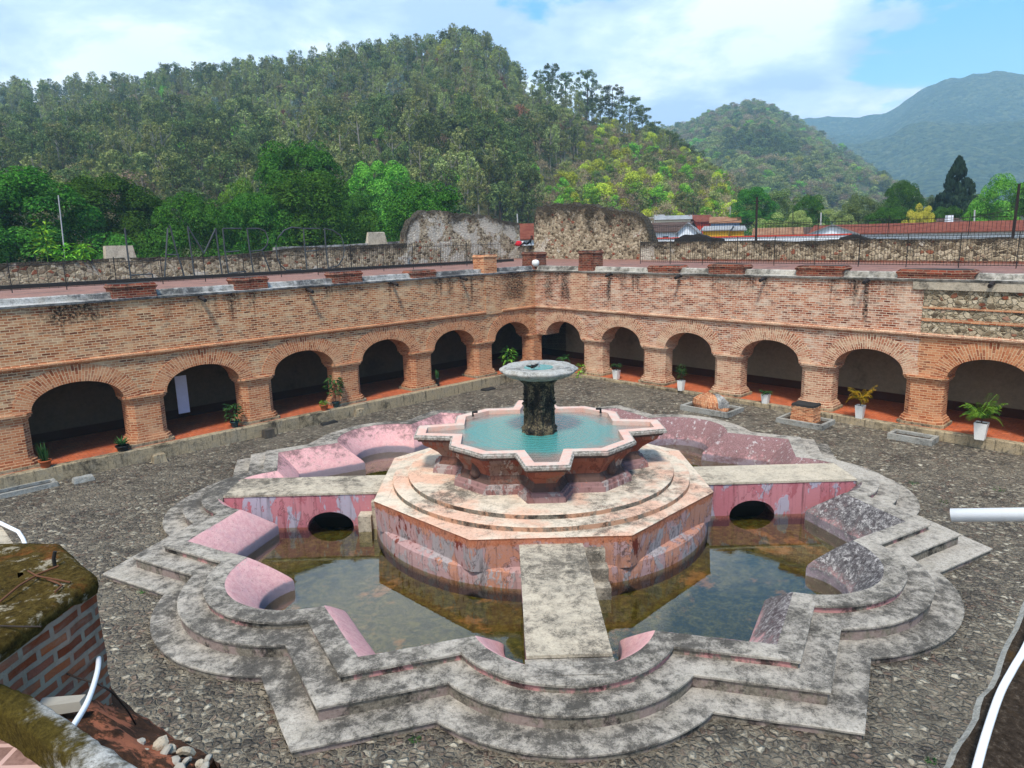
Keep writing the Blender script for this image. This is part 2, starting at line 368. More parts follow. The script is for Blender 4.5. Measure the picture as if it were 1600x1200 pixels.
def fascia(g):
    P = g.coord('Object'); f = g.noise(P, 10, 6, .75); n = g.noise(g.mapv(P, (2, 2, .5)), 1.6, 5, .7)
    c = g.mix(g.ss(f, .4, .6), '#aba59b', '#6f6a62'); c = g.mix(g.m('MULTIPLY', g.ss(n, .52, .66), .6), c, '#a98b80')
    return dict(c=c, r=.9, n=g.bump(f, .5, .02))
material('pool_fascia', fascia)
material('corbel', patch_plaster('#5f4d46', '#57433c', '#64443a', '#6b5c53'))
def pedestal(g):
    P = g.coord('Object'); n = g.noise(g.mapv(P, (1, 1, .5)), 2.6, 7, .75, .3); f = g.noise(P, 16, 6, .8)
    t = g.m('ADD', g.m('MULTIPLY', n, .62), g.m('MULTIPLY', f, .5))
    c = g.ramp(t, [(.46, '#0d0c0b'), (.56, '#26211b'), (.64, '#6e6048'), (.74, '#a5977c')])
    return dict(c=c, r=.85, n=g.bump(t, 1, .06))
material('pedestal', pedestal)
material('bowl_stone', lichen_concrete('#8b8982', '#1d1c1a', .52, 2.2, hi='#c2c0ba'))
def cobble(g):
    P = g.coord('Object'); x, y, z = g.xyz(P); P2 = g.comb(x, y, 0.0)
    wv = g.node('ShaderNodeVectorMath', {0: P2, 1: g.node('ShaderNodeVectorMath', {0: g.noise(P2, 2.6, 4, .6, out='Color'), 'Scale': .16}, operation='SCALE').outputs[0]}, operation='ADD').outputs[0]
    wv = g.mapv(wv, (1, 1.0, 1))
    wv = g.node('ShaderNodeVectorMath', {0: wv, 1: g.node('ShaderNodeVectorMath', {0: g.noise(P2, 11, 4, .65, out='Color'), 'Scale': .075}, operation='SCALE').outputs[0]}, operation='ADD').outputs[0]
    e1 = g.vor(wv, 7.2, 'DISTANCE_TO_EDGE'); c1 = g.vor(wv, 7.2, 'F1', 'Color'); r1, r2, r3 = g.xyz(c1)
    n = g.noise(P2, .38, 5, .66); f = g.noise(P2, 42, 5, .8); m2 = g.noise(P2, 1.7, 5, .7)
    st = g.ramp(r1, [(0, '#332b25'), (.25, '#4a4138'), (.5, '#655a4c'), (.72, '#7f7260'), (.88, '#a19580'), (1, '#c6bca6')])
    st = g.mix(g.m('MULTIPLY', g.ss(r2, .78, .92), .6), st, '#6e4d3c')
    st = g.mix(g.m('MULTIPLY', g.ss(f, .35, .7), .35), st, '#8d867a')
    mort = g.mix(g.ss(m2, .38, .60), '#50483d', '#988d78')
    c = g.mix(g.ss(g.m('ADD', e1, g.m('MULTIPLY', f, .05)), .03, .13), mort, st)
    c = g.mix(g.m('MULTIPLY', g.ss(g.noise(P2, 16, 6, .8), .50, .66), .5), c, '#a39a8a'); c = g.mix(g.m('MULTIPLY', g.ss(g.noise(g.mapv(P2, loc=(8, 1, 0)), 19, 6, .8), .52, .66), .55), c, '#241f1b')
    c = g.mix(g.m('MULTIPLY', g.ss(n, .44, .62), .42), c, '#8d8371')
    c = g.mix(g.m('MULTIPLY', g.ss(g.noise(g.mapv(P2, loc=(5, 9, 0)), .6, 6, .72), .52, .68), .5), c, '#2a2723')
    hgt = g.m('ADD', g.m('MULTIPLY', g.ss(e1, -.05, .30), g.m('MULTIPLY_ADD', r3, .7, .65)), g.m('MULTIPLY', f, .18))
    return dict(c=c, r=.85, s=.25, n=g.bump(hgt, 1.0, .11))
material('cobbles', cobble)
def earth(g):
    P = g.coord('Object'); n = g.noise(P, .02, 6, .7); f = g.noise(P, .35, 6, .75)
    return dict(c=g.mix(g.ss(n, .4, .6), g.mix(f, '#3c3d22', '#5d5636'), g.mix(f, '#4d4a2c', '#6d5d42')), r=1, s=0.0)
material('earth', earth)
def rubble(dirt=.5, plaster=.3, bright=1.0, sx=3.2, topmul=True):
    def fn(g):
        P = g.coord('Object'); wv = g.node('ShaderNodeVectorMath', {0: P, 1: g.node('ShaderNodeVectorMath', {0: g.noise(P, 1.8, 4, .6, out='Color'), 'Scale': .3}, operation='SCALE').outputs[0]}, operation='ADD').outputs[0]
        wv = g.mapv(wv, (1, 1, 1.35)); e = g.vor(wv, sx, 'DISTANCE_TO_EDGE'); r1, r2, r3 = g.xyz(g.vor(wv, sx, 'F1', 'Color'))
        st = g.ramp(r1, [(0, '#4e4336'), (.25, '#7b6c56'), (.5, '#a3937a'), (.75, '#b8a88d'), (1, '#c6b89f')])
        st = g.mix(g.m('MULTIPLY', g.ss(r2, .92, .97), .9), st, '#8d4b33')
        f = g.noise(P, 12, 6, .8); n = g.noise(P, .45, 6, .72, .3)
        c = g.mix(g.ss(g.m('ADD', e, g.m('MULTIPLY', f, .12)), .10, .19), g.mix(g.ss(g.noise(P, 4, 6, .75), .4, .6), '#c3b496', '#8f816a'), st)
        c = g.mix(g.m('MULTIPLY', g.ss(g.noise(P, 7, 7, .8), .50, .64), .6), c, '#2d2721')
        pl = g.ss(g.noise(g.mapv(P, loc=(3, 5, 8)), .42, 6, .66, .4), .66-plaster*.22, .70-plaster*.22)
        c = g.mix(g.m('MULTIPLY', pl, .95), c, g.mix(g.ss(f, .3, .7), '#d6cebd', '#b3aa9b'))
        top = g.xyz(g.coord('UV'))[1] if topmul else .0    # 0 base .. 1 top of the wall
        k = g.ss(g.m('ADD', g.m('MULTIPLY', top, .34), g.m('ADD', g.m('MULTIPLY', n, .62), g.m('MULTIPLY', f, .35))), .80-.16*dirt, .98-.16*dirt)
        c = g.mix(g.m('MULTIPLY', k, .92), c, '#1d1914')
        if topmul: c = g.mix(g.m('MULTIPLY', g.ss(g.m('ADD', top, g.m('MULTIPLY_ADD', n, .5, -.25)), .84, 1.0), .85), c, g.mix(g.ss(f, .4, .6), '#2b261f', '#5d564a'))
        h = g.m('ADD', g.m('MULTIPLY', g.ss(e, 0, .15), .8), g.m('MULTIPLY', f, .4))
        return dict(c=c, r=.95, s=.1, n=g.bump(h, 1, .08))
    return fn
material('rubble', rubble(.85, .22)); material('rubble_plaster', rubble(.62, .80)); material('rubble_low', rubble(.75, .35)); material('rubble_facade', rubble(.5, .2, 1, 4.4, False))
def terracotta(c0, c1, sz=.35, dark=.4):
    def fn(g):
        P = g.coord('Object'); n = g.noise(P, .7, 6, .7); f = g.noise(P, 9, 5, .75)
        br = g.node('ShaderNodeTexBrick', {'Vector': P, 'Color1': (0, 0, 0, 1), 'Color2': (1, 1, 1, 1), 'Mortar': (.5, .5, .5, 1), 'Scale': 1.0, 'Mortar Size': .012, 'Brick Width': sz, 'Row Height': sz})
        c = g.mix(g.xyz(br.outputs[0])[0], c0, c1); c = g.mix(g.m('MULTIPLY', br.outputs[1], .6), c, '#5e3a2c')
        c = g.mix(g.m('MULTIPLY', g.ss(n, .5, .68), dark), c, '#4d3a33'); c = g.mix(g.m('MULTIPLY', g.ss(f, .5, .7), .3), c, '#c9a38e')
        return dict(c=c, r=.7, s=.3, n=g.bump(f, .3, .01))
    return fn
material('floor_tile', terracotta('#a6512e', '#b86038', .32, .3)); material('roof_terrace', terracotta('#7b564a', '#8c6455', .4, .7))
def plaster_old(base, low, zl, dirt='#4e4338'):
    def fn(g):
        P = g.coord('Object'); z = g.xyz(P)[2]; n = g.noise(P, .6, 6, .7); f = g.noise(P, 6, 6, .75)
        c = g.mix(g.m('MULTIPLY', g.ss(f, .3, .7), .35), base, dirt)
        c = g.mix(g.m('MULTIPLY', g.ss(n, .5, .7), .55), c, dirt)
        c = g.mix(g.ss(g.m('ADD', z, g.m('MULTIPLY', f, .06)), zl+.04, zl), c, low)
        return dict(c=c, r=.9, s=.1)
    return fn
material('gallery_wall', plaster_old('#978a72', '#4a2a1c', 1.05, '#5d5142')); material('gallery_wall_shade', plaster_old('#5c4f3f', '#3a2218', 1.05, '#2b241c')); material('gallery_ceiling_shade', plaster_old('#1f1b17', '#1f1b17', -9, '#14110f'))  # left wall and vault carry the gallery's shade in their dark plaster colours
def flat(c, r=.6, s=.3, m=0.0, var=.15, scale=8):
    def fn(g):
        P = g.coord('Object'); n = g.noise(P, scale, 5, .7)
        return dict(c=g.hsv(lin(c) if isinstance(c, str) else c, v=g.m('MULTIPLY_ADD', n, 2*var, 1-var)), r=r, s=s, m=m)
    return fn
for nm, c, r in (('white_paint', '#dedcd6', .5), ('white_pvc', '#e4e6e8', .35), ('black_iron', '#1d1b1a', .6), ('rust_iron', '#4a382e', .8), ('grey_iron', '#3f4446', .7),
                 ('terracotta_pot', '#a4552f', .8), ('teal_pot', '#1d3c40', .4), ('black_pot', '#191a1b', .5), ('soil', '#3a2c20', 1), ('panel_white', '#b9bdd0', .6),
                 ('red_cloth', '#b8202c', .9), ('white_cloth', '#cfc8c6', .9), ('black_cloth', '#17171b', .9), ('skin', '#8a5a42', .6), ('hair', '#3a1c14', .6), ('bird', '#15140f', .6),
                 ('spout', '#2a2320', .9), ('pale_stone', '#9d978b', .9), ('dark_stone', '#4b443b', .95), ('steel', '#8d8f90', .4), ('twig', '#5b3a25', .9), ('wire', '#2a211c', .7),
                 ('wall_white', '#dfe3e8', .8), ('wall_yellow', '#d9a325', .8), ('wall_red', '#c0402f', .8), ('wall_blue', '#7f9bc8', .8), ('wall_cream', '#d3c8b2', .8), ('glass_dark', '#20262b', .2),
                 ('sheet_metal', '#b3b6b8', .5), ('pole_wood', '#2a1d18', .9), ('pole_concrete', '#a8a8a6', .9), ('dark_block', '#2a2826', .95)):
    material(nm, flat(c, r))
def roof_fn(c0, c1, sc_=4.0):
    def fn(g):
        uv = g.coord('UV'); P = g.coord('Object'); w = g.node('ShaderNodeTexWave', {'Vector': uv, 'Scale': sc_, 'Distortion': .3}).outputs['Fac']
        n = g.noise(P, 1.1, 6, .7); f = g.noise(P, 9, 5, .7)
        c = g.mix(g.ss(n, .35, .65), c0, c1); c = g.mix(g.m('MULTIPLY', g.ss(f, .5, .7), .5), c, '#5a4036'); c = g.mix(g.m('MULTIPLY', g.ss(w, .35, .05), .6), c, '#3f2a22')
        return dict(c=c, r=.9, s=.1, n=g.bump(w, .8, .1))
    return fn
material('roof_tile', roof_fn('#8d4736', '#a5614c')); material('roof_tile_pale', roof_fn('#b07a5a', '#c79a78')); material('roof_tile_brown', roof_fn('#5e4a42', '#77635a')); material('roof_sheet', roof_fn('#a9abab', '#c9cccd', 3))
def moss(g):
    P = g.coord('Object'); n = g.noise(P, 1.7, 6, .7); f = g.noise(P, 24, 6, .8); d = g.noise(g.mapv(P, loc=(3, 3, 3)), 6, 6, .75)
    c = g.ramp(f, [(.3, '#1f190d'), (.5, '#4d3f1d'), (.7, '#6e5d30')])
    c = g.mix(g.ss(d, .55, .66), c, '#a79c86'); c = g.mix(g.m('MULTIPLY', g.ss(n, .55, .7), .8), c, '#8a4b24')
    return dict(c=c, r=1, s=.05, n=g.bump(f, 1, .03))
material('moss_top', moss)
def moss2(g):
    P = g.coord('Object'); n = g.noise(P, 1.1, 7, .72); f = g.noise(P, 30, 6, .8)
    c = g.mix(g.ss(f, .35, .65), '#8e8c85', '#c6c3bc'); c = g.mix(g.m('MULTIPLY', g.ss(g.noise(P, 5, 6, .75), .53, .6), .7), c, '#3d3a33')
    mo = g.ramp(f, [(.3, '#251f0e'), (.7, '#5f5224')])
    y = g.xyz(P)[0]
    return dict(c=g.mix(g.ss(g.m('ADD', n, g.m('MULTIPLY', y, -.16)), .44, .54), c, mo), r=1, s=.05, n=g.bump(f, 1, .02))
material('moss_ledge', moss2)
def rooftop_dark(g):
    P = g.coord('Object'); n = g.noise(P, 1.0, 7, .7); f = g.noise(P, 30, 6, .8)
    c = g.ramp(f, [(.3, '#1c1712'), (.55, '#40362d'), (.75, '#74695c')]); c = g.mix(g.m('MULTIPLY', g.ss(n, .5, .66), .6), c, '#5d4420')
    return dict(c=c, r=1, s=.05, n=g.bump(f, 1, .02))
material('dark_roof', rooftop_dark)
def pinkish(g):
    P = g.coord('Object'); f = g.noise(P, 12, 6, .75)
    br = g.node('ShaderNodeTexBrick', {'Vector': P, 'Color1': (0, 0, 0, 1), 'Color2': (1, 1, 1, 1), 'Mortar': (.5, .5, .5, 1), 'Scale': 1.0, 'Mortar Size': .014, 'Brick Width': .32, 'Row Height': .16})
    c = g.mix(g.ss(f, .35, .65), '#6d5148', '#8d6e63'); c = g.mix(g.m('MULTIPLY', br.outputs[1], .8), c, '#c09e93')
    return dict(c=c, r=.9)
material('near_tiles', pinkish)
def rubble_earth(g):
    P = g.coord('Object'); n = g.noise(P, 2, 6, .7); f = g.noise(P, 22, 6, .8)
    c = g.ramp(f, [(.3, '#2c1c12'), (.6, '#5a3a26'), (.8, '#7d5a42')]); c = g.mix(g.ss(n, .54, .6), c, '#b06a4c')
    return dict(c=c, r=1, n=g.bump(f, 1, .03))
material('rubble_earth', rubble_earth)
# water
def water_basin(g):
    P = g.coord('Object'); x, y, z = g.xyz(P)
    rip = g.noise(g.mapv(P, (1, 1.4, 1)), 5.5, 3, .5)
    nrm = g.bump(rip, .03, .02)
    gl = g.node('ShaderNodeBsdfGlossy', {'Color': (1, 1, 1, 1), 'Roughness': .02, 'Normal': nrm}).outputs[0]
    tr = g.node('ShaderNodeBsdfTransparent', {'Color': (.80, .78, .58, 1)}).outputs[0]
    fr = g.node('ShaderNodeFresnel', {'IOR': 1.36, 'Normal': nrm}).outputs[0]
    return g.node('ShaderNodeMixShader', {0: g.m('MULTIPLY_ADD', fr, 1.75, .02, clamp=True), 1: tr, 2: gl}).outputs[0]
material('basin_water', water_basin)
def basin_floor(g):
    P = g.coord('Object'); n = g.noise(P, .55, 6, .68, .3); f = g.noise(P, 4.5, 7, .75); f2 = g.noise(P, 22, 4, .8)
    c = g.ramp(g.m('ADD', g.m('MULTIPLY', f, .7), g.m('MULTIPLY', f2, .3)), [(.32, '#1f1e0b'), (.48, '#45421c'), (.6, '#6d6632'), (.72, '#8a8455')])
    c = g.mix(g.m('MULTIPLY', g.ss(g.m('ADD', n, g.m('MULTIPLY', f, .3)), .72, .84), .7), c, '#a8744c')
    return dict(c=c, r=1, s=0.0)
material('basin_floor', basin_floor)
def water_pool(g):
    P = g.coord('Object'); x, y, z = g.xyz(P); r = g.m('SQRT', g.m('ADD', g.m('MULTIPLY', x, x), g.m('MULTIPLY', y, y)))
    wv = g.m('SINE', g.m('MULTIPLY_ADD', r, 26, g.m('MULTIPLY', g.noise(P, 2.2, 3, .5), 9)))
    hgt = g.m('ADD', g.m('MULTIPLY', wv, .12), g.noise(P, 12, 5, .65))
    nrm = g.bump(hgt, .8, .05)
    c = g.mix(g.ss(g.m('ADD', r, g.m('MULTIPLY', g.noise(P, 1.6, 4, .6), 1.6)), 2.9, 3.9), '#438c86', '#84756b')
    d = g.node('ShaderNodeBsdfDiffuse', {'Color': c}).outputs[0]
    gl = g.node('ShaderNodeBsdfGlossy', {'Color': (1, 1, 1, 1), 'Roughness': .06, 'Normal': nrm}).outputs[0]
    fr = g.node('ShaderNodeFresnel', {'IOR': 1.5, 'Normal': nrm}).outputs[0]
    return g.node('ShaderNodeMixShader', {0: g.m('MULTIPLY_ADD', fr, 1.0, .03, clamp=True), 1: d, 2: gl}).outputs[0]
material('pool_water', water_pool)
# foliage
def leaf(c0, c1, c2, big=.12):
    def fn(g):
        P = g.coord('Object'); rnd = g.geo('Random Per Island'); n = g.noise(P, big, 3, .6)
        oi = g.node('ShaderNodeObjectInfo').outputs['Random']
        c = g.ramp(rnd, [(0, c0), (.55, c1), (1, c2)])
        c = g.mix(g.m('MULTIPLY', g.ss(n, .42, .62), .5), c, c2)
        c = g.hsv(c, h=g.m('MULTIPLY_ADD', oi, .04, .48), v=g.m('MULTIPLY_ADD', oi, .75, .62))
        d = g.node('ShaderNodeBsdfDiffuse', {'Color': c}).outputs[0]; t = g.node('ShaderNodeBsdfTranslucent', {'Color': g.hsv(c, v=1.3)}).outputs[0]
        return g.node('ShaderNodeMixShader', {0: .16, 1: d, 2: t}).outputs[0]
    return fn
material('leaf_mango', leaf('#17360f', '#2a5418', '#55822f', 6)); material('leaf_mango_pale', leaf('#2c5216', '#477724', '#7aa640', 6))
material('leaf_euc', leaf('#566033', '#7d8849', '#b0b474')); material('leaf_euc_dark', leaf('#354325', '#526236', '#7d8a50')); material('leaf_euc_blue', leaf('#4c5c52', '#6a7c6e', '#92a090'))
material('leaf_yellow', leaf('#7c8a22', '#a2ad30', '#c4c84e')); material('leaf_lime', leaf('#4c7a1e', '#6da02c', '#93bd45')); material('leaf_brown', leaf('#6d5c46', '#8f7d60', '#b3a081'))
material('leaf_olive', leaf('#5a6632', '#7c8648', '#a2a566')); material('leaf_red', leaf('#7a4a34', '#96604a', '#a87a5a')); material('leaf_pine', leaf('#18261a', '#22342a', '#3a4d38', .3))
material('leaf_gold', leaf('#8c8a2c', '#b3a83c', '#d0c05a')); material('leaf_palm', leaf('#2c5a20', '#4a7f2c', '#86a83c', 3)); material('leaf_palm_gold', leaf('#6b7a1e', '#a08f24', '#c9a42c', 3)); material('leaf_dark', leaf('#1a331c', '#2c4a26', '#4d6b38', 3))
def bark(c0, c1):
    def fn(g):
        P = g.coord('Object'); n = g.noise(g.mapv(P, (1, 1, .25)), 3, 5, .7); return dict(c=g.mix(g.ss(n, .35, .65), c0, c1), r=1, s=.05)
    return fn
material('bark', bark('#3f342b', '#62564a')); material('bark_pale', bark('#6f6a5f', '#a39d90'))
def hill_fn(cols, sc1, sc2, bumpd):
    def fn(g):
        P = g.coord('Object'); n = g.noise(P, sc1, 7, .66, .4); f = g.noise(P, sc2, 7, .75); vz = g.vor(P, sc2*1.4, 'F1', 'Distance'); r1 = g.xyz(g.vor(P, sc2*1.4, 'F1', 'Color'))[0]
        c = g.mix(g.ss(n, .40, .60), cols[0], cols[1]); c = g.mix(g.ss(f, .44, .6), c, cols[2]); c = g.mix(g.m('MULTIPLY', g.ss(r1, .7, .95), .45), c, cols[3])
        h = g.m('ADD', g.m('MULTIPLY', vz, -1.0), f)
        return dict(c=c, r=1, s=0.0, n=g.bump(h, 1, bumpd))
    return fn
material('hill_under', hill_fn(['#4a4b32', '#6a6044', '#56603a', '#807356'], .012, .09, 2.5))
material('hill_mid', hill_fn(['#4b5640', '#746a58', '#3f5536', '#8a8a58'], .004, .035, 8))
material('hill_far', hill_fn(['#33503c', '#5f6d4c', '#29443a', '#8a9068'], .0018, .07, 22))
# ------------------------------------------------------------------ ground
def nz(x, y, s, z=0.0): return mnoise.noise(Vector((x*s, y*s, z)))
NA, NE = 30, 14
RC, RL, RR, HALF = 11.9543, 9.0029, 2.597, radians(51.843)
D1, D2 = 1.2376, .6114; Z1, Z2, Z3 = .181, .503, .708
def outline(d, back=0.0):
    """plan of the basin in fountain axes (front = -Y, left = -X), all at offset d from the rim; list of 8 lobes + 8 corners"""
    def junc(ca, side):
        Rc = RC+d/sin(HALF); r = RR+d
        C = Vector((cos(ca), sin(ca)))*Rc; la = ca+side*pi/8; L = Vector((cos(la), sin(la)))*RL
        e = ca+side*(pi-HALF); E = Vector((cos(e), sin(e))); w = C-L; b = w.dot(E); q = max(0, b*b-(w.dot(w)-r*r))
        return C+E*(-b-sqrt(q)), L, C
    segs = []
    for k in range(8):
        ca = pi/8+k*pi/4; la = k*pi/4
        j0, L, _ = junc(ca-pi/4, 1); j1, L, C = junc(ca, -1)
        a0 = atan2(*(j0-L).yx); a1 = atan2(*(j1-L).yx)
        while a0 > la: a0 -= 2*pi
        while a0 < la-2*pi+.001: a0 += 2*pi
        while a1 < la: a1 += 2*pi
        segs.append(('lobe', [L+Vector((cos(a0+(a1-a0)*t/NA), sin(a0+(a1-a0)*t/NA)))*(RR+d) for t in range(NA+1)]))
        j2, _, _ = junc(ca, 1)
        segs.append(('edge', [j1.lerp(C, t/NE) for t in range(NE+1)])); segs.append(('edge', [C.lerp(j2, t/NE) for t in range(NE+1)]))
    return segs
def loc2(p): return (-p.y, -p.x)         # polar-from-front plan -> fountain x,y
def loop(d):
    o = []
    for k, pts in outline(d): o += pts[:-1]
    return [loc2(p) for p in o]
fountain = thing('stone_fountain', 'large star shaped stone fountain with pink basin, bridges and raised pool in the courtyard', 'fountain', (FC.x, FC.y, 0), FPHI)
def jit(x, y, a, s=1.3, z=0): return a*(nz(x, y, s, z)+.6*nz(x, y, s*4.1, z+5))
def ring(prof, mats, name, mi):
    m = MB(); rows = []
    for (d, z) in prof:
        rows.append([(x*(1+jit(x, y, .0011, 1.5, d)), y*(1+jit(x, y, .0011, 1.5, d+3)), z+(jit(x, y, .010, 1.1, 9) if z > .02 else 0)) for x, y in loop(d)])
    m.grid(rows, True, mi=mi, smooth=False)
    return m.build(name, mats, fountain, recalc=True)
ring([(D1-.04, -.12), (D1-.04, Z1-.06), (D1, Z1-.055), (D1+.004, Z1-.015), (D1-.015, Z1), (D1-.3, Z1+.004), (D2-.08, Z1)], ['step_riser', 'step_stone'], 'basin_step', lambda i, j: 0 if i < 2 else 1)
ring([(D2-.045, Z1-.05), (D2-.045, Z2-.065), (D2, Z2-.06), (D2+.004, Z2-.015), (D2-.015, Z2), (D2-.3, Z2+.004), (-.08, Z2)], ['step_riser', 'step_stone'], 'basin_step', lambda i, j: 0 if i < 2 else 1)
ring([(-.035, Z2-.05), (-.035, Z3-.065), (.015, Z3-.06), (.015, Z3-.012), (0.0, Z3), (-.25, Z3+.006), (-.50, Z3)], ['rim_riser', 'step_stone'], 'basin_rim', lambda i, j: 0 if i < 1 else 1)
SL = [(-.49, .705), (-.53, .69), (-.69, .545), (-.86, .375), (-1.02, .20), (-1.15, .045), (-1.22, -.055), (-1.25, -.12), (-1.263, -.20), (-1.266, -.5), (-1.27, -.95)]
so = [outline(d) for d, z in SL]
for si in range(len(so[0])):
    m = MB(); rows = [[loc2(p)+(z,) for p in so[i][si][1]] for i, (d, z) in enumerate(SL)]
    rows = [[(x, y, z+(jit(x, y, .012, 1.2, 4) if 0 < i < 9 else 0)) for x, y, z in r] for i, r in enumerate(rows)]
    m.grid(rows, False, smooth=True, uv=lambda i, j: (j*.1, i/(len(SL)-2)))
    m.build('sloped_lining', 'pink_slope', fountain, recalc=False)
# bridges across the basin
def bridge(ang, r1=10.72, block=True):
    a = pi+ang if False else ang
    m = MB(); r0 = 5.25; hw = .88; zt = .79
    R = Matrix.Rotation(ang, 3, 'Z')
    def T(x, y, z): return R @ Vector((x, y, z))
    # along -Y (front) before turning; arch opening near the plinth
    ac, aw, ah = 7.2, .78, .53
    ys = sorted(set([r0, r1]+[ac+aw*cos(t*pi/14) for t in range(15)]+[r0+(r1-r0)*t/24 for t in range(25)]))
    def zb(y):
        q = abs(y-ac)/aw; return -.9 if q >= .9999 else -.42+ah*sqrt(1-q*q)
    for s in (-1, 1):
        for y0, y1 in zip(ys[:-1], ys[1:]):
            ym = (y0+y1)/2
            b0, b1 = (zb(y0), zb(y1)) if abs(ym-ac) < aw else (-.9, -.9)
            b0 = max(b0, -.44) if abs(ym-ac) < aw else b0; b1 = max(b1, -.44) if abs(ym-ac) < aw else b1
            q = [T(s*(hw-.03), -y0, b0), T(s*(hw-.03), -y1, b1), T(s*(hw-.03), -y1, zt-.07), T(s*(hw-.03), -y0, zt-.07)]
            m.face(q if s < 0 else q[::-1], None, 0)
    aa = [(ac+aw*cos(t*pi/14), -.42+max(0, ah*sin(t*pi/14))) for t in range(15)]
    for (y0, z0), (y1, z1) in zip(aa[:-1], aa[1:]):
        m.face([T(-hw+.03, -y0, z0), T(-hw+.03, -y1, z1), T(hw-.03, -y1, z1), T(hw-.03, -y0, z0)], None, 0)
    for s in (0,):
        m.face([T(0, -(ac-aw), -.9), T(0, -(ac+aw), -.9), T(0, -(ac+aw), zt-.08), T(0, -(ac-aw), zt-.08)], None, 1)  # dark sheet added mid tunnel, painted shade that blackens the opening
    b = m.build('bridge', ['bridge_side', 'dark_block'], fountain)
    m = MB(); n = 26
    rows = []
    for i in range(n+1):
        y = r0+(r1-r0)*i/n; e = .012*nz(y, ang, 2.2); e2 = .012*nz(y, ang+4, 2.2)
        rows.append([T(-hw-e, -y, zt-.07), T(-hw-e, -y, zt), T(-.3, -y, zt+.004), T(.3, -y, zt+.004), T(hw+e2, -y, zt), T(hw+e2, -y, zt-.07)])
    m.grid(rows, False, smooth=False); m.face([rows[-1][k] for k in range(6)], None, 0)
    m.build('bridge_deck', 'deck_cement', b, recalc=True)
    m = MB(); P = [T(*q) for q in ((-hw-.02, -10.73, .712), (hw+.02, -10.73, .712), (hw+.02, -11.3, .722), (-hw-.02, -11.3, .722))]; m.face(P); m.face([P[0], P[1], T(hw+.02, -10.73, .2), T(-hw-.02, -10.73, .2)])
    for a_, b_ in ((0, 3), (1, 2)): m.face([P[a_], P[b_], P[b_]-Vector((0, 0, .5)), P[a_]-Vector((0, 0, .5))])
    m.build('bridge_landing', 'step_stone', b, recalc=True)
for a in (0, pi/2, -pi/2, pi): bridge(a)
# small stairs down to the water beside the plinth
def stair(ang, x0, steps):
    R = Matrix.Rotation(ang, 3, 'Z'); m = MB()
    for (y0, y1, z, w) in steps:
        P = [R @ Vector(p) for p in ((x0, -y0, -.9), (x0+w, -y0, -.9), (x0+w, -y1, -.9), (x0, -y1, -.9), (x0, -y0, z), (x0+w, -y0, z), (x0+w, -y1, z), (x0, -y1, z))]
        for q in ((0, 1, 5, 4), (1, 2, 6, 5), (2, 3, 7, 6), (3, 0, 4, 7), (4, 5, 6, 7)): m.face([P[i] for i in q])
    m.build('water_stair', 'deck_cement', fountain, recalc=True)
stair(0, .89, [(5.2, 5.62, .66, .58), (5.621, 5.98, .30, .62), (5.981, 6.35, -.08, .64)])
stair(-pi/2, .89, [(5.3, 5.72, .55, .26), (5.721, 6.15, .12, .50)])
# plinth: round drum below, octagon, two round steps
m = MB()
m.lathe([(5.72, -.95), (5.70, -.2), (5.67, .04), (5.62, .09), (5.2, .17)], 96, smooth=False)
m.build('plinth_drum', 'plinth_side', fountain)
oc = [(5.86*cos(pi/8+k*pi/4), 5.86*sin(pi/8+k*pi/4)) for k in range(8)]
def octpts(R, n=12):
    c = [(R*cos(pi/8+k*pi/4), R*sin(pi/8+k*pi/4)) for k in range(8)]; o = []
    for k in range(8):
        for t in range(n): o.append((c[k][0]+(c[(k+1) % 8][0]-c[k][0])*t/n, c[k][1]+(c[(k+1) % 8][1]-c[k][1])*t/n))
    return o
m = MB(); rows = []
for R, z in ((5.80, .0), (5.83, .5), (5.85, .93), (5.87, .985), (5.85, 1.0), (5.4, 1.008)):
    rows.append([(x*(1+jit(x, y, .002, 1.6, z)), y*(1+jit(x, y, .002, 1.6, z)), z+jit(x, y, .006)) for x, y in octpts(R)])
m.grid(rows, True, mi=lambda i, j: 0 if i < 3 else 1, smooth=False); m.face([(x, y, 1.0) for x, y in octpts(5.4)], None, 1)
m.build('plinth', ['plinth_side', 'peach_cement'], fountain)
for R, z0, z1 in ((5.08, .97, 1.16), (4.55, 1.13, 1.31)):
    m = MB(); N_ = 128; rows = []
    for dr, z in ((0, z0), (0, z1-.02), (-.02, z1), (-.3, z1+.003)):
        rows.append([((R+dr+jit(cos(t)*R, sin(t)*R, .016, 1.7, 3))*cos(t), (R+dr+jit(cos(t)*R, sin(t)*R, .016, 1.7, 3))*sin(t), z+jit(cos(t)*R, sin(t)*R, .006, 2)) for t in [2*pi*k/N_ for k in range(N_)]])
    m.grid(rows, True, mi=lambda i, j: 0 if i < 1 else 1, smooth=False); m.face([(x, y, z1) for x, y, _ in rows[-1]], None, 1)
    m.build('round_step', ['step_riser_peach', 'peach_cement'], fountain)
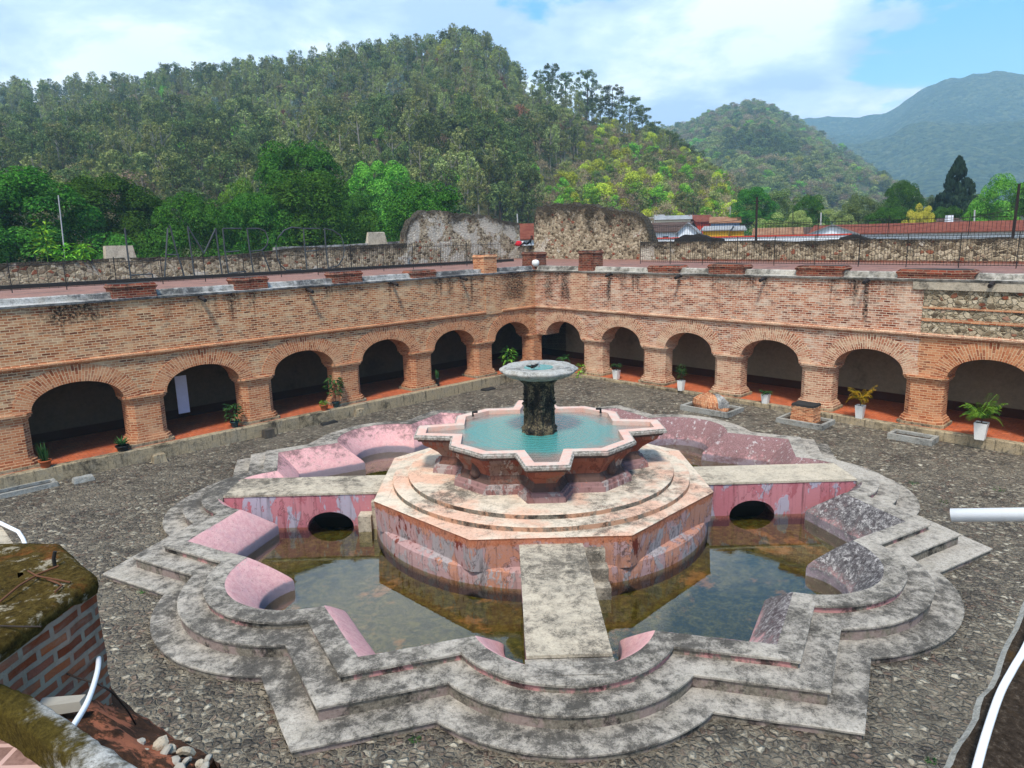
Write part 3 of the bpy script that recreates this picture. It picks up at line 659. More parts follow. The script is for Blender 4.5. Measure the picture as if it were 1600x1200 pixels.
# raised pool: octagon with four square bays
def poolplan(t, th, n_, nh, sx, sy):
    q = [(-nh, -n_), (-th, -t), (th, -t), (nh, -n_), (sy, -n_), (sx, -sy)]      # front bay then shoulder to the right
    out = []
    for k in range(4):
        a = k*pi/2
        for x, y in q: out.append((x*cos(a)-y*sin(a), x*sin(a)+y*cos(a)))
    return out
def offs(poly, d):
    n = len(poly); o = []
    for i in range(n):
        p0, p1, p2 = (Vector(poly[i-1]), Vector(poly[i]), Vector(poly[(i+1) % n]))
        e1 = (p1-p0).normalized(); e2 = (p2-p1).normalized(); n1 = Vector((e1.y, -e1.x)); n2 = Vector((e2.y, -e2.x))
        b = (n1+n2); b = b/(max(.35, b.dot(n1))); o.append(tuple(p1+b*d))
    return o
def dens(poly, step=.12):
    o = []
    n = len(poly)
    for i in range(n):
        a, b = poly[i], poly[(i+1) % n]; k = 8
        for t in range(k): o.append((a[0]+(b[0]-a[0])*t/k, a[1]+(b[1]-a[1])*t/k))
    return o
rimp = poolplan(4.25, .66, 2.98, .90, 2.98, 1.93); basep = poolplan(3.66, .56, 2.86, .86, 2.86, 1.86)
def lerpp(a, b, t): return [(x0+(x1-x0)*t, y0+(y1-y0)*t) for (x0, y0), (x1, y1) in zip(a, b)]
def prow(poly, d, z): return [(x, y, z+jit(x, y, .006, 2)) for x, y in dens(offs(poly, d))]
ZR = 2.66
m = MB(); rows = [prow(rimp, 0-.02, ZR-.15), prow(rimp, 0, ZR-.13), prow(rimp, .01, ZR-.05), prow(rimp, -.03, ZR-.035), prow(rimp, -.03, ZR), prow(rimp, -.06, ZR+.004)]
m.grid(rows, True, smooth=False); m.build('pool_cornice', 'pool_fascia', fountain)
m = MB(); rows = [prow(rimp, -.05, ZR+.002), prow(rimp, -.2, ZR+.01), prow(rimp, -.36, ZR), prow(rimp, -.37, ZR-.18)]
m.grid(rows, True, smooth=False); m.build('pool_rim', 'pool_rim', fountain)
m = MB(); P = lambda t, d, z: prow(lerpp(rimp, basep, t), d, z)
rows = [P(0, -.02, ZR-.15), P(.05, -.07, ZR-.17), P(.10, -.075, ZR-.235), P(.16, -.13, ZR-.25), P(.24, -.15, ZR-.38), P(.45, -.25, ZR-.52), P(.75, -.31, ZR-.68), P(.95, -.34, ZR-.84), P(1, -.29, ZR-.97), P(1, -.19, ZR-1.08)]
m.grid(rows, True, mi=lambda i, j: 1 if (i < 3 or i >= 7) else 0, smooth=False); m.build('pool_wall', ['pool_side', 'corbel'], fountain)
m = MB(); rows = [P(1, -.22, ZR-1.08), P(1, -.10, ZR-1.10), P(1, -.08, ZR-1.18), P(1, .0, ZR-1.20), P(1, .02, 1.29)]
m.grid(rows, True, smooth=False); m.build('pool_base', 'pool_base', fountain)
for k in range(4):      # carved scroll brackets at the shoulders
    for s in (-1, 1):
        a = k*pi/2+s*radians(45-.5); 
        m = MB(); m.lathe([(.05, 1.62), (.2, 1.68), (.26, 1.8), (.2, 1.93), (.17, 2.1), (.24, 2.22), (.3, 2.36)], 12)
        R_ = 3.05
    c = Vector((cos(k*pi/2+pi/4), sin(k*pi/2+pi/4), 0))
    m2 = MB(); m2.v = [(x*.8+c.x*3.02, y*.8+c.y*3.02, z) for x, y, z in m.v]; m2.f, m2.uv, m2.mi, m2.sm = m.f, m.uv, m.mi, m.sm
    m2.build('scroll_bracket', 'corbel', fountain)
m = MB(); m.face([(x, y, ZR-.15) for x, y in offs(rimp, -.3)]); m.build('pool_water', 'pool_water', fountain, up=True)
# pedestal of clustered shafts and the scalloped bowl
m = MB(); prof = [(.74, 2.3), (.74, 2.46), (.66, 2.56), (.70, 2.68), (.60, 2.78), (.54, 3.0), (.53, 3.7), (.55, 4.0), (.60, 4.2), (.68, 4.36), (.9, 4.5)]
m.lathe([(r*(.82 if z < 4.3 else .95), z) for r, z in prof], 64, fn=lambda t: 1+.12*abs(cos(4*t))**3-.03)
ped = m.build('pedestal', 'pedestal', fountain, jitter=.012)
for k in range(8):
    a = k*pi/4+radians(4); m = MB()
    x, y = .45*cos(a), .45*sin(a)
    m.tube([(x, y, 2.55), (x, y, 3.5), (x*1.02, y*1.02, 4.1)], [.10, .075, .07], 8)
    for z, r in ((2.62, .14), (3.52, .12), (3.66, .09), (3.86, .08), (3.30, .09)):
        m.lathe([(.02, z-r*.8), (r*.8, z-r*.4), (r, z), (r*.7, z+r*.5), (.02, z+r*.8)], 8, (x*1.06, y*1.06))
    m.build('carved_shaft', 'pedestal', ped, jitter=.012)
m = MB(); sc_fn = lambda t: 1+.085*(abs(cos(5*t+.3))**.6-.5)
m.lathe([(.5, 4.36), (.85, 4.44), (1.12, 4.54), (1.25, 4.64), (1.29, 4.70), (1.27, 4.735), (1.22, 4.75), (1.17, 4.80), (1.12, 4.815), (.9, 4.79), (.5, 4.76)], 96, fn=sc_fn)
bowl = m.build('bowl', 'bowl_stone', fountain)
m = MB(); m.lathe([(.50, 4.765), (.49, 4.775)], 32); m.build('bowl_water', 'pool_water', bowl)
m = MB(); m.tube([(0, 0, 4.7), (0, 0, 4.93)], .035, 10); m.build('water_nozzle', 'steel', bowl)
# small dark outlets on the pool rim
for ang in (128, 232):
    a = radians(ang); c = Vector((sin(a)*3.0, -cos(a)*3.0, 0)); 
    m = MB(); m.tube([(c.x, c.y, ZR-.02), (c.x, c.y, ZR+.14), (c.x*.93, c.y*.93, ZR+.18)], .045, 8); m.build('water_spout', 'black_iron', fountain)
# basin water and floor
WZ = -.42
m = MB(); pts = loop(-1.26); m.face([(x, y, WZ) for x, y in pts]); bw = m.build('basin_water', 'basin_water', fountain, up=True)
m = MB(); pts = loop(-1.2); m.face([(x, y, -.80) for x, y in pts]); m.build('basin_floor', 'basin_floor', fountain, up=True)
# plaza of cobbles round it, one sheet
m = MB(); inner = loop(D1-.12); rot = Matrix.Rotation(FPHI, 3, 'Z')
inner = [(rot @ Vector((x, y, 0)))+Vector((FC.x, FC.y, 0)) for x, y in inner]
def gz(x, y):
    q = Vector((x, y, 0))-K; dR = q.dot(DL); dL_ = q.dot(DR)
    r = .48*min(1, max(0, (9-dR)/8))*min(1, max(.35, (34-dL_)/22))*min(1, max(0, dL_/5)) + .03*nz(x, y, .35)+.012*nz(x, y, 1.3)
    d = hypot(x-FC.x, y-FC.y); return r*min(1, max(0, (d-11.5)/2.0))
rows = []
for k in range(15):
    t = k/14; R = 14+t*t*34; row = []
    for p in inner:
        dx, dy = p.x-FC.x, p.y-FC.y; d = hypot(dx, dy)
        rr = d+(R-d)*(t if k < 14 else 1)
        if k == 0: rr = d
        x, y = FC.x+dx/d*rr, FC.y+dy/d*rr; row.append((x, y, gz(x, y)))
    rows.append(row)
m.grid(rows, True, smooth=True, flip=True)
tag(m.build('plaza_ground', 'cobbles', recalc=True), kind='structure')
# ------------------------------------------------------------------ arcaded cloister wings
ZF, ZS, ZC, ZT = .60, 2.78, 4.60, 6.92
def wing(w, centres, halfw, smax, name, label, rubble_from=None):
    sg = 1 if w == 'L' else -1
    root = thing(name, label, 'building', tuple(K), WA+pi if w == 'L' else WA+pi/2)
    def B(): 
        b = MB(); b.sg = sg; return b
    def fin(b, nm, mats, parent=root, **kw):
        b.v = [(p[0]*sg, p[1], p[2]) for p in b.v]
        if sg < 0:
            b.f = [f[::-1] for f in b.f]; b.uv = [u[::-1] if u is not None else None for u in b.uv]
        return b.build(nm, mats, parent, **kw)
    DEP = 1.25
    fac = B(); cs = [0.0]+centres if w == 'R' else [0.0]+centres
    hw = [.62 if w == 'L' else .95]+[halfw]*len(centres)
    LOW = 'brick_low' if w == 'L' else 'brick_low_right'
    holes = []
    for i in range(len(cs)-1): holes.append((cs[i]+hw[i], cs[i+1]-hw[i+1]))
    xs = set(); 
    for a, b in holes:
        c = (a+b)/2; ae = (b-a)/2+.58
        for t in range(41): xs.add(round(c-ae*cos(pi*t/40), 4))
    for c in cs: xs.add(c)
    xs.add(smax); x = 0
    while x < smax: xs.add(round(x, 4)); x += .6
    xs = sorted(v for v in xs if 0 <= v <= smax)
    def low(x, side):
        z = ZS
        for a, b in holes:
            c = (a+b)/2; ext = .58 if side else 0.0; ae = (b-a)/2+ext; be = .98+(.66 if side else 0)
            q = abs(x-c)/ae
            if q < 1: z = max(z, ZS+be*sqrt(1-q*q))
        return z
    ub = rubble_from or 1e9
    for x0, x1 in zip(xs[:-1], xs[1:]):
        if x1-x0 < 1e-5: continue
        fac.face([(x0, 0, low(x0, 1)), (x1, 0, low(x1, 1)), (x1, 0, ZC), (x0, 0, ZC)], [(x0, low(x0, 1)), (x1, low(x1, 1)), (x1, ZC), (x0, ZC)], 1 if x0 >= ub-.01 else 0)
        fac.face([(x0, 0, ZC), (x1, 0, ZC), (x1, 0, ZT), (x0, 0, ZT)], [(x0, ZC), (x1, ZC), (x1, ZT), (x0, ZT)], 2 if x0 >= ub-.01 else 0)
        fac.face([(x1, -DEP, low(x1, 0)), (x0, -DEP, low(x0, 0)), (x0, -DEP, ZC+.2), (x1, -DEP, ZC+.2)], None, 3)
    fin(fac, 'arcade_wall', ['brick_left' if w == 'L' else 'brick_right', LOW if w == 'L' else 'brick_low', 'rubble_facade', 'gallery_ceiling_shade'])
    for a, b in holes:      # brick arch rings
        r = B(); c = (a+b)/2; ai = (b-a)/2; n = 36; pi_ = []; pe = []; L = 0; Ls = [0]
        for t in range(n+1):
            th = pi*t/n; pi_.append((c-ai*cos(th), ZS+.98*sin(th))); pe.append((c-(ai+.62)*cos(th), ZS+(.98+.70)*sin(th)))
            if t: L += hypot(pe[t][0]-pe[t-1][0], pe[t][1]-pe[t-1][1])*.8; Ls.append(L)
        for t in range(n):
            l0, l1 = Ls[t], Ls[t+1]
            r.face([(pi_[t][0], .035, pi_[t][1]), (pi_[t+1][0], .035, pi_[t+1][1]), (pe[t+1][0], .035, pe[t+1][1]), (pe[t][0], .035, pe[t][1])][::-1], [(.02, l0), (.02, l1), (.70, l1), (.70, l0)][::-1])
            r.face([(pi_[t][0], .035, pi_[t][1]), (pi_[t][0], -DEP, pi_[t][1]), (pi_[t+1][0], -DEP, pi_[t+1][1]), (pi_[t+1][0], .035, pi_[t+1][1])][::-1], [(0, l0), (DEP, l0), (DEP, l1), (0, l1)][::-1])
            r.face([(pe[t][0], .035, pe[t][1]), (pe[t+1][0], .035, pe[t+1][1]), (pe[t+1][0], -.02, pe[t+1][1]), (pe[t][0], -.02, pe[t][1])][::-1], [(.7, l0), (.7, l1), (.66, l1), (.66, l0)][::-1])
        fin(r, 'brick_arch', ['brick_low' if a > 22 and w == 'R' else LOW])
    first = 1 if w == 'R' else 0
    for i, c in enumerate(cs):
        if w == 'R' and i == 0: continue
        def oct_(hx, y0, y1, ch=.24): return [(c-hx+ch, y1), (c-hx, y1-ch), (c-hx, y0+ch), (c-hx+ch, y0), (c+hx-ch, y0), (c+hx, y0+ch), (c+hx, y1-ch), (c+hx-ch, y1)]
        h0 = halfw if i else .66
        if i == 0:
            def oct_(hx, y0, y1, ch=.2): return [(-hx+ch, hx*.3), (-hx, hx*.3-ch), (-hx, -hx*1.7+ch), (-hx+ch, -hx*1.7), (hx-ch, -hx*1.7), (hx, -hx*1.7+ch), (hx, hx*.3-ch), (hx-ch, hx*.3)]
        pil = B(); pil.prism(oct_(h0-.10, -1.13, .02), ZF+.42, ZS-.24); LW_ = 'brick_low' if c > 21 else LOW; p = fin(pil, 'pillar', [LW_], recalc=True)
        q = B()
        for (e, z0, z1) in ((.10, ZF+.12, ZF+.24), (.06, ZF+.24, ZF+.34), (.0, ZF+.34, ZF+.42)): q.prism(oct_(h0-.06+e, -1.16-e, .04+e), z0, z1)
        q.prism(oct_(h0+.10, -1.3, .16, .12), ZF-.02, ZF+.12, 1)
        fin(q, 'pillar_base', [LW_, 'kerb_cement'], p, recalc=True)
        q = B()
        for (e, z0, z1) in ((.0, ZS-.24, ZS-.16), (.07, ZS-.16, ZS-.06), (.12, ZS-.06, ZS+.03)): q.prism(oct_(h0-.07+e, -1.16-e, .04+e), z0, z1)
        fin(q, 'pillar_cap', [LW_], p, recalc=True)
    # string course
    segs = [(.0, smax)] if w == 'R' else [(-.0, 3.1), (4.5, smax)]
    st = B()
    for s0, s1 in segs:
        n = max(1, int((s1-s0)/.5))
        rows = []
        for k in range(n+1):
            s = s0+(s1-s0)*k/n; j = .012*nz(s, 0, 1.7); rows.append([(s, -.02, ZC-.13), (s, .06+j, ZC-.12+j), (s, .15+j, ZC-.04), (s, .15+j, ZC+.03+j), (s, .03, ZC+.07), (s, -.02, ZC+.07)])
        st.grid(rows, False, smooth=False, uv=lambda i, j, a=s0: (a+i*.5, j*.13)); st.face(rows[0]); st.face(rows[-1][::-1])
    fin(st, 'string_course', [LOW], recalc=True)
    pl = B(); pl.box(3.15, 4.45, -.03, .07, ZC-.15 if w == 'L' else ZC+.08, ZT, 0); fin(pl, 'pilaster', ['brick_left' if w == 'L' else LOW])
    # coping, parapet and terrace
    cp = B(); n = int(smax/.4); rows = []
    for k in range(n+1):
        s = smax*k/n; j = .025*nz(s, 3, 1.1)+.01*nz(s, 8, 5); rows.append([(s, -.02, ZT-.06), (s, .10+j, ZT-.05), (s, .14+j, ZT+.04+j*.5), (s, -.16, ZT+.07), (s, -.2, ZT+.09)])
    cp.grid(rows, False, smooth=False); cop = fin(cp, 'coping', ['parapet_cement'] if w == 'L' else ['parapet_right'])
    pp = B(); rows = []; s = 0
    for k in range(n+1):
        s = smax*k/n; j = .03*nz(s, 13, .9)+.012*nz(s, 18, 4); rows.append([(s, -.18, ZT+.02), (s, -.24+j, ZT+.28+j), (s, -.32, ZT+.32+j), (s, -.62, ZT+.30+j), (s, -.66, ZT-.1)])
    pp.grid(rows, False, smooth=False); fin(pp, 'parapet', ['parapet_cement'] if w == 'L' else ['parapet_right'])
    e = -24
    tr = B(); tr.grid([[(-24, -.6, ZT-.08), (-24, -12, ZT+.02), (-24, e, ZT+.04)], [(smax+4, -.6, ZT-.08), (smax+4, -12, ZT+.02), (smax+4, e, ZT+.04)]], False, smooth=False)
    if w == 'R': tr.v = [(max(p[0], 0) if False else p[0], p[1], p[2]) for p in tr.v]
    if w == 'L': fin(tr, 'roof_terrace', ['roof_terrace'])
    else:
        tr = B(); tr.grid([[(-.6, -.6, ZT-.08), (-12, -12, ZT+.02), (-24, -24, ZT+.04)], [(smax+4, -.6, ZT-.08), (smax+4, -12, ZT+.02), (smax+4, -24, ZT+.04)]], False, smooth=False)
        for b_ in (tr,): b_.v = [(p[0], p[1], p[2]+.004) for p in b_.v]
        fin(tr, 'roof_terrace', ['roof_terrace'])
    tk = B(); tk.box(-12, smax+4, -14.6, -14.2, ZT-.1, ZT+.24) if w == 'L' else tk.box(1, smax+4, -16.1, -15.9, ZT-.1, ZT+.16); fin(tk, 'terrace_kerb', ['dark_block' if w == 'L' else 'brick_red'])
    # gallery behind the arches
    fl = B(); fl.face([(-4, -4.2, ZF), (smax, -4.2, ZF), (smax, .26, ZF), (-.3, .26, ZF)], None); fin(fl, 'gallery_floor', ['floor_tile'])
    kb = B(); n = int(smax/.5); rows = []
    for k in range(n+1):
        s = smax*k/n; j = .02*nz(s, 21, 1.2); rows.append([(s, .24, ZF-.03), (s, .25, ZF+.008), (s, .56+j, ZF+.012+j*.3), (s, .60+j, ZF-.02), (s, .62+j, -.3)])
    kb.grid(rows, False, smooth=False); fin(kb, 'gallery_kerb', ['kerb_cement'])
    gw = B(); gw.face([(-4.2, -3.9, ZF-.1), (smax, -3.9, ZF-.1), (smax, -3.9, 5.2), (-4.2, -3.9, 5.2)], None)
    if w == 'L': gw.face([(-3.9, -3.9, ZF-.1), (-3.9, -.8, ZF-.1), (-3.9, -.8, 5.2), (-3.9, -3.9, 5.2)], None)
    gw.face([(smax, -3.9, ZF-.1), (smax, 0, ZF-.1), (smax, 0, ZT), (smax, -3.9, ZT)], None); fin(gw, 'gallery_wall', ['gallery_wall_shade' if w == 'L' else 'gallery_wall'])
    ce = B(); rows = []
    for k in range(9):
        t = pi*k/8; rows.append([(-4.2, -2.57-1.35*cos(t)*1.0, 3.55+.95*sin(t)), (smax, -2.57-1.35*cos(t), 3.55+.95*sin(t))])
    ce.grid(rows, False); fin(ce, 'gallery_vault', ['gallery_ceiling_shade'])
    bk = B(); bk.box(-24 if w == 'L' else .1, smax+4, -24, -4.4, -.3, ZT-.15); fin(bk, 'rear_rooms', ['rubble_low'])
    return root
LC = [4.57, 9.40, 14.30, 19.30, 24.32, 29.4]; RCN = [4.73, 9.28, 13.92, 18.66, 23.36, 28.1]
LW = wing('L', LC, .86, 34, 'cloister_wing', 'long brick cloister wing with round arches on the left of the courtyard')
RW = wing('R', RCN, .85, 33, 'cloister_wing', 'right brick cloister wing with white planters and a stone patched upper wall', 23.0)
# brick bands inside the stone patch of the right wing
for z0, z1 in ((5.18, 5.30), (5.72, 5.80)):
    m = MB(); m.box(-33, -23.05, -.02, .04, z0, z1); m.build('brick_band', 'brick_low', RW)
m = MB(); m.box(-33, -22.6, -.02, .09, 6.52, 6.86); m.build('plaster_band', 'deck_cement', RW)
# water spouts (stubs of tile) under the coping
def spouts(w, pix, root):
    for u, v in pix:
        P = at_w(u, v, w, 0); s = wing_s(w, P)*(1 if w == 'L' else -1)
        m = MB(); m.tube([(s, -.1, P.z+.10), (s, .25, P.z+.06), (s, .55, P.z-.02)], [.10, .09, .085], 10); m.build('roof_spout', 'spout', root)
spouts('L', [(313, 468), (480, 455), (612, 444), (720, 436)], LW); spouts('R', [(956, 430), (1064, 433), (1196, 437), (1357, 440), (1552, 445)], RW)
# broken brick stubs and piers standing on the parapet
def stub(w, u, v, wid, h, label, dep=.9, kind='brick_stub', off=-.45, tone='brick_red'):
    P = at_w(u, v, w, off); s = wing_s(w, P); s_, n_ = wing_frame(w)
    t = MB(); nx, nz_ = 10, max(3, int(h/.12)); rows = []
    per = [(-wid/2, -dep/2), (0, -dep/2-.02), (wid/2, -dep/2), (wid/2+.02, 0), (wid/2, dep/2), (wid*.2, dep/2+.02), (-wid*.2, dep/2), (-wid/2, dep/2), (-wid/2-.02, 0)]
    L = [0]
    for i in range(len(per)): a, b = per[i], per[(i+1) % len(per)]; L.append(L[-1]+hypot(a[0]-b[0], a[1]-b[1]))
    for k in range(nz_+1):
        z = h*k/nz_; sh = 1-.06*(k/nz_)
        if k == nz_-1: sh = 1.06
        rows.append([(x*sh+.03*nz(x, z, 3, u), y*sh+.03*nz(y, z, 3, u+5), z+(.05*nz(x, y, 2.5, u) if k >= nz_-1 else 0)) for x, y in per])
    t.grid(rows, True, smooth=False, uv=lambda i, j: (L[min(j, len(per))], h*i/nz_)); t.face(rows[-1], None, 1)
    o = t.build(kind, [tone, 'dark_block'], recalc=False)
    o.location = W(w, s, off, ZT+.02); o.rotation_euler = (0, 0, WA+pi if w == 'L' else WA+pi/2)
    return tag(o, label, 'brick stub', 'broken brick stubs along the parapets')
stub('L', 205, 455, 1.75, .62, 'low broken brick stub on the left parapet, leftmost and largest')
stub('L', 387, 441, 1.6, .60, 'low dark brick stub on the left parapet behind the iron letter R')
stub('L', 537, 433, 1.7, .60, 'low brick stub on the left parapet under the iron letter D')
stub('L', 655, 425, 1.7, .45, 'dark flat brick stub on the left parapet just in front of the plastered ruin')
stub('L', 758, 424, 1.1, 1.15, 'tall brick pier on the parapet where the left wing nears the corner', 1.0, 'brick_pier', tone='brick_low')
stub('R', 835, 421, 1.35, 1.15, 'dark wide brick pier at the corner of the two wings behind the floodlight', 1.0, 'brick_pier', off=-1.2)
stub('R', 923, 424, 1.15, 1.25, 'reddish square brick pier on the right parapet near the corner', 1.0, 'brick_pier', off=-.5)
stub('R', 1043, 425, 2.0, .42, 'flat crumbling brick stub on the right parapet, first right of the tall piers')
stub('R', 1140, 427, 2.0, .55, 'brown brick stub on the right parapet above the middle arches')
stub('R', 1285, 429, 2.2, .52, 'wide brick stub on the right parapet with pale rendered parapet beside it')
stub('R', 1465, 433, 2.9, .42, 'long low brick stub on the right parapet above the stone patched wall')
# floodlight on the corner
P = at_w(837, 422, 'R', -.2)
fl = thing('floodlight', 'round white floodlight fixed on the parapet at the corner', 'floodlight', (P.x, P.y, ZT+.12))
m = MB(); m.lathe([(.02, .14), (.16, .16), (.24, .3), (.24, .44), (.17, .55), (.02, .58)], 16); m.build('lamp_housing', 'white_paint', fl)
m = MB(); m.tube([(0, 0, 0), (0, 0, .2)], .05, 8); m.build('mounting_bracket', 'black_iron', fl)
# ------------------------------------------------------------------ terrace: ruined outer walls, railings, iron letters
def ruin_wall(name, w, prof, off, thick, mat, label, zb=6.7, step=.35, cat='wall', group=None, tilt=0.0, rough=1.0):
    """prof: list of (s, top z) along a wing; irregular top, real thickness"""
    smin, smax = prof[0][0], prof[-1][0]; n = max(4, int(abs(smax-smin)/step)); nzs = 7
    base = W(w, smin, off, 0); o_s, o_n = wing_frame(w)
    def top(s):
        for (a, za), (b, zb_) in zip(prof[:-1], prof[1:]):
            if a <= s <= b or b <= s <= a: t = (s-a)/(b-a) if b != a else 0; return za+(zb_-za)*t
        return prof[-1][1]
    m = MB(); F_, Bk = [], []
    for k in range(nzs+1):
        rf, rb = [], []
        for i in range(n+1):
            s = smin+(smax-smin)*i/n; zt = top(s)+rough*(.16*nz(s, off, 1.3)+.10*nz(s, off+5, 3.7)); z = zb+(zt-zb)*k/nzs
            e = .05*nz(s, z, 1.6, off)+.03*nz(s, z, 4, off); tt = thick*(1-.25*(k/nzs)**3)
            p = W(w, s, off+e, z); q = W(w, s, off-tt+e, z); rf.append(tuple(p-base)); rb.append(tuple(q-base))
        F_.append(rf); Bk.append(rb)
    L = abs(smax-smin)
    m.grid(F_, False, smooth=False, uv=lambda i, j: (L*j/n, i/nzs)); m.grid(Bk, False, smooth=False, uv=lambda i, j: (L*j/n, i/nzs), flip=True)
    m.grid([F_[-1], [tuple((Vector(a)+Vector(b))/2+Vector((0, 0, .12*rough*nz(a[0], a[1], 2.1)))) for a, b in zip(F_[-1], Bk[-1])], Bk[-1]], False, smooth=False, uv=lambda i, j: (L*j/n, 1.25))
    for c in (0, -1):
        m.grid([[r[c] for r in F_], [r[c] for r in Bk]], False, smooth=False, uv=lambda i, j: (thick*i, j/nzs))
    o = m.build(name, mat, weld=True, recalc=True); o.location = base
    return tag(o, label, cat, group)
def prof_px(w, off, pts): return [(wing_s(w, at_w(u, v, w, off)), at_w(u, v, w, off).z) for u, v in pts]
OL, OR = -19.5, -16.5
ruin_wall('low_wall', 'L', sorted(prof_px('L', OL, [(-120, 414), (0, 411), (100, 408), (165, 404), (230, 402), (330, 401), (400, 395), (460, 387), (520, 386), (590, 382), (636, 380)])), OL, .7, 'rubble_low', 'long low dark rubble wall with grey coping behind the iron letters', rough=.35)
ruin_wall('low_wall', 'L', sorted(prof_px('L', OL-6, [(430, 386), (500, 384), (560, 381), (640, 376)])), OL-6, .6, 'parapet_cement', 'low grey rendered wall with dark square openings beyond the left rubble wall', rough=.2)
RUO = -20.0
ruin_wall('ruined_wall', 'L', sorted(prof_px('L', -20.2, [(634, 362), (642, 345), (655, 332), (668, 329), (700, 330), (722, 334), (745, 336), (762, 336), (775, 343), (793, 346), (809, 347), (812, 352)])), -20.2, 1.1, 'rubble_plaster', 'tall ruined wall with white plaster patches and black broken top, left of the gap', step=.2, rough=1.4)
ruin_wall('ruined_wall', 'R', sorted(prof_px('R', -17.6, [(834, 348), (838, 326), (850, 321), (872, 319), (905, 319), (925, 320), (950, 327), (985, 331), (1003, 338), (1010, 352), (1018, 375)])), -17.6, 1.2, 'rubble', 'tall ruined rubble stone wall with broken grey top, right of the gap', step=.2, rough=1.4)
ruin_wall('rubble_wall', 'R', sorted(prof_px('R', OR, [(1000, 378), (1060, 377), (1120, 377), (1180, 376), (1240, 377), (1300, 375), (1330, 373), (1400, 374), (1480, 374), (1560, 372), (1640, 371), (1760, 369)])), OR, .8, 'rubble', 'long waist high rubble stone wall along the right terrace', rough=.3)
ruin_wall('rubble_wall', 'R', sorted(prof_px('R', -18.5, [(806, 392), (812, 384), (840, 384), (846, 392)])), -18.5, 1.4, 'rubble_low', 'short low rubble wall closing the gap between the two ruins', rough=.3)
# heaps of dark stone on the right hand wall
for u0, u1, v, h, lab in ((1055, 1128, 371, .55, 'dark heap of loose stone on the rubble wall beside the right ruin'), (1312, 1366, 371, .5, 'flat dark pile of stones on the middle of the right rubble wall')):
    a = prof_px('R', OR-.3, [(u0, v), ((u0*2+u1)/3, v-5), ((u0+u1*2)/3, v-2), (u1, v+2)])
    ruin_wall('stone_heap', 'R', sorted(a), OR-.2, .6, 'dark_block', lab, zb=a[0][1]-.5, step=.2, cat='stone heap')
# pale block and brick panels
P = at_w(186, 402, 'L', OL-.3); m = MB(); m.box(-1.0, .9, -.3, .3, -.3, .75, tap=.1); o = m.build('cut_stone', 'deck_cement', jitter=.06); o.location = P; o.rotation_euler = (0, 0, WA+pi); tag(o, 'pale square cut stone lying on top of the left rubble wall', 'stone')
P = at_w(588, 378, 'L', OL-6.2); m = MB(); m.box(-1.1, 1.1, -.3, .3, -.4, .9, tap=.18); o = m.build('cut_stone', 'deck_cement', jitter=.09); o.location = P; o.rotation_euler = (0, 0, WA+pi); tag(o, 'small cream stone stump on the rendered wall left of the plastered ruin', 'stone')
# iron railings
def railing(w, s0, s1, off, z, h, label, step=.17, post=2.6, rail_z=(.12, -.06)):
    a, n_ = wing_frame(w); base = W(w, s0, off, z); sg = 1 if s1 > s0 else -1
    t = thing('iron_railing', label, 'railing', tuple(base), 0)
    L = abs(s1-s0); m = MB(); d = a*sg
    for k in range(int(L/step)+1):
        p = d*(k*step); r = .011
        m.tube([p+Vector((0, 0, rail_z[0])), p+Vector((0, 0, h+.02*nz(k, 0, .7)))], r, 4, cap=False)
    m.build('bars', 'black_iron', t)
    m = MB()
    for zz in (rail_z[0]+.03, h-.16): m.tube([Vector((0, 0, zz)), d*L+Vector((0, 0, zz))], .016, 4)
    m.build('rail', 'black_iron', t)
    k = 0
    while k*post <= L:
        m = MB(); p = d*(k*post); m.tube([p, p+Vector((0, 0, h+.12))], .024, 6); m.build('post', 'black_iron', t); k += 1
    return t
ztf = lambda off: ZT-.08+.1*min(1, -off/12)
railing('R', .8, 27.5, -10.5, ztf(-10.5), 1.75, 'black iron bar railing along the right terrace in front of the rubble wall')
railing('L', 34, 10.2, -10.5, ztf(-10.5), 1.5, 'thin black iron railing along the left terrace in front of the iron letters', step=.42, post=2.4)
railing('L', 9.8, -7.0, -10.5, ztf(-10.5), 1.8, 'thin black iron railing in front of the plastered ruin')
P0 = at_w(1005, 372, 'R', OR-.6); railing('R', wing_s('R', P0)+1.0, 27, OR-.55, 8.55, 1.25, 'upper black railing standing on top of the right rubble wall', step=.22, post=4.6, rail_z=(.0, 0))
# the iron letters LA MERCED
OFFL = -15.5
def letter(ch, strokes, label):
    pts = [at_w(u, v, 'L', OFFL) for st in strokes for u, v in st]; base = min(pts, key=lambda p: p.z).copy(); base.z = min(base.z, ztf(OFFL))
    m = MB()
    for st in strokes:
        q = [at_w(u, v, 'L', OFFL)-base for u, v in st]
        m.tube(q, .05, 6)
        if st[-1][1] > 400 and len(st) >= 2:
            e = q[-1].copy(); e.z = 0; m.tube([q[-1], e], .05, 5)
    o = m.build('iron_letter', 'grey_iron'); o.location = base
    tag(o, label, 'letter', 'iron letters spelling LA MERCED')
letter('L', [[(195, 356), (198, 385), (204, 432)], [(204, 430), (238, 428)]], 'tall thin iron letter L, first of the row on the left terrace')
letter('A', [[(265, 352), (262, 357), (257, 434)], [(265, 352), (275, 389), (288, 432)], [(261, 398), (278, 398)]], 'tall thin iron letter A between the L and the M')
letter('M', [[(293, 354), (296, 375), (304, 432)], [(293, 354), (319, 396)], [(337, 357), (319, 396)], [(337, 357), (341, 390), (347, 428)]], 'tall thin iron letter M with its two legs and V middle')
letter('E', [[(348, 357), (351, 390), (357, 428)], [(348, 357), (377, 357)], [(352, 394), (374, 392)], [(357, 427), (384, 424)]], 'tall thin iron letter E just after the M')
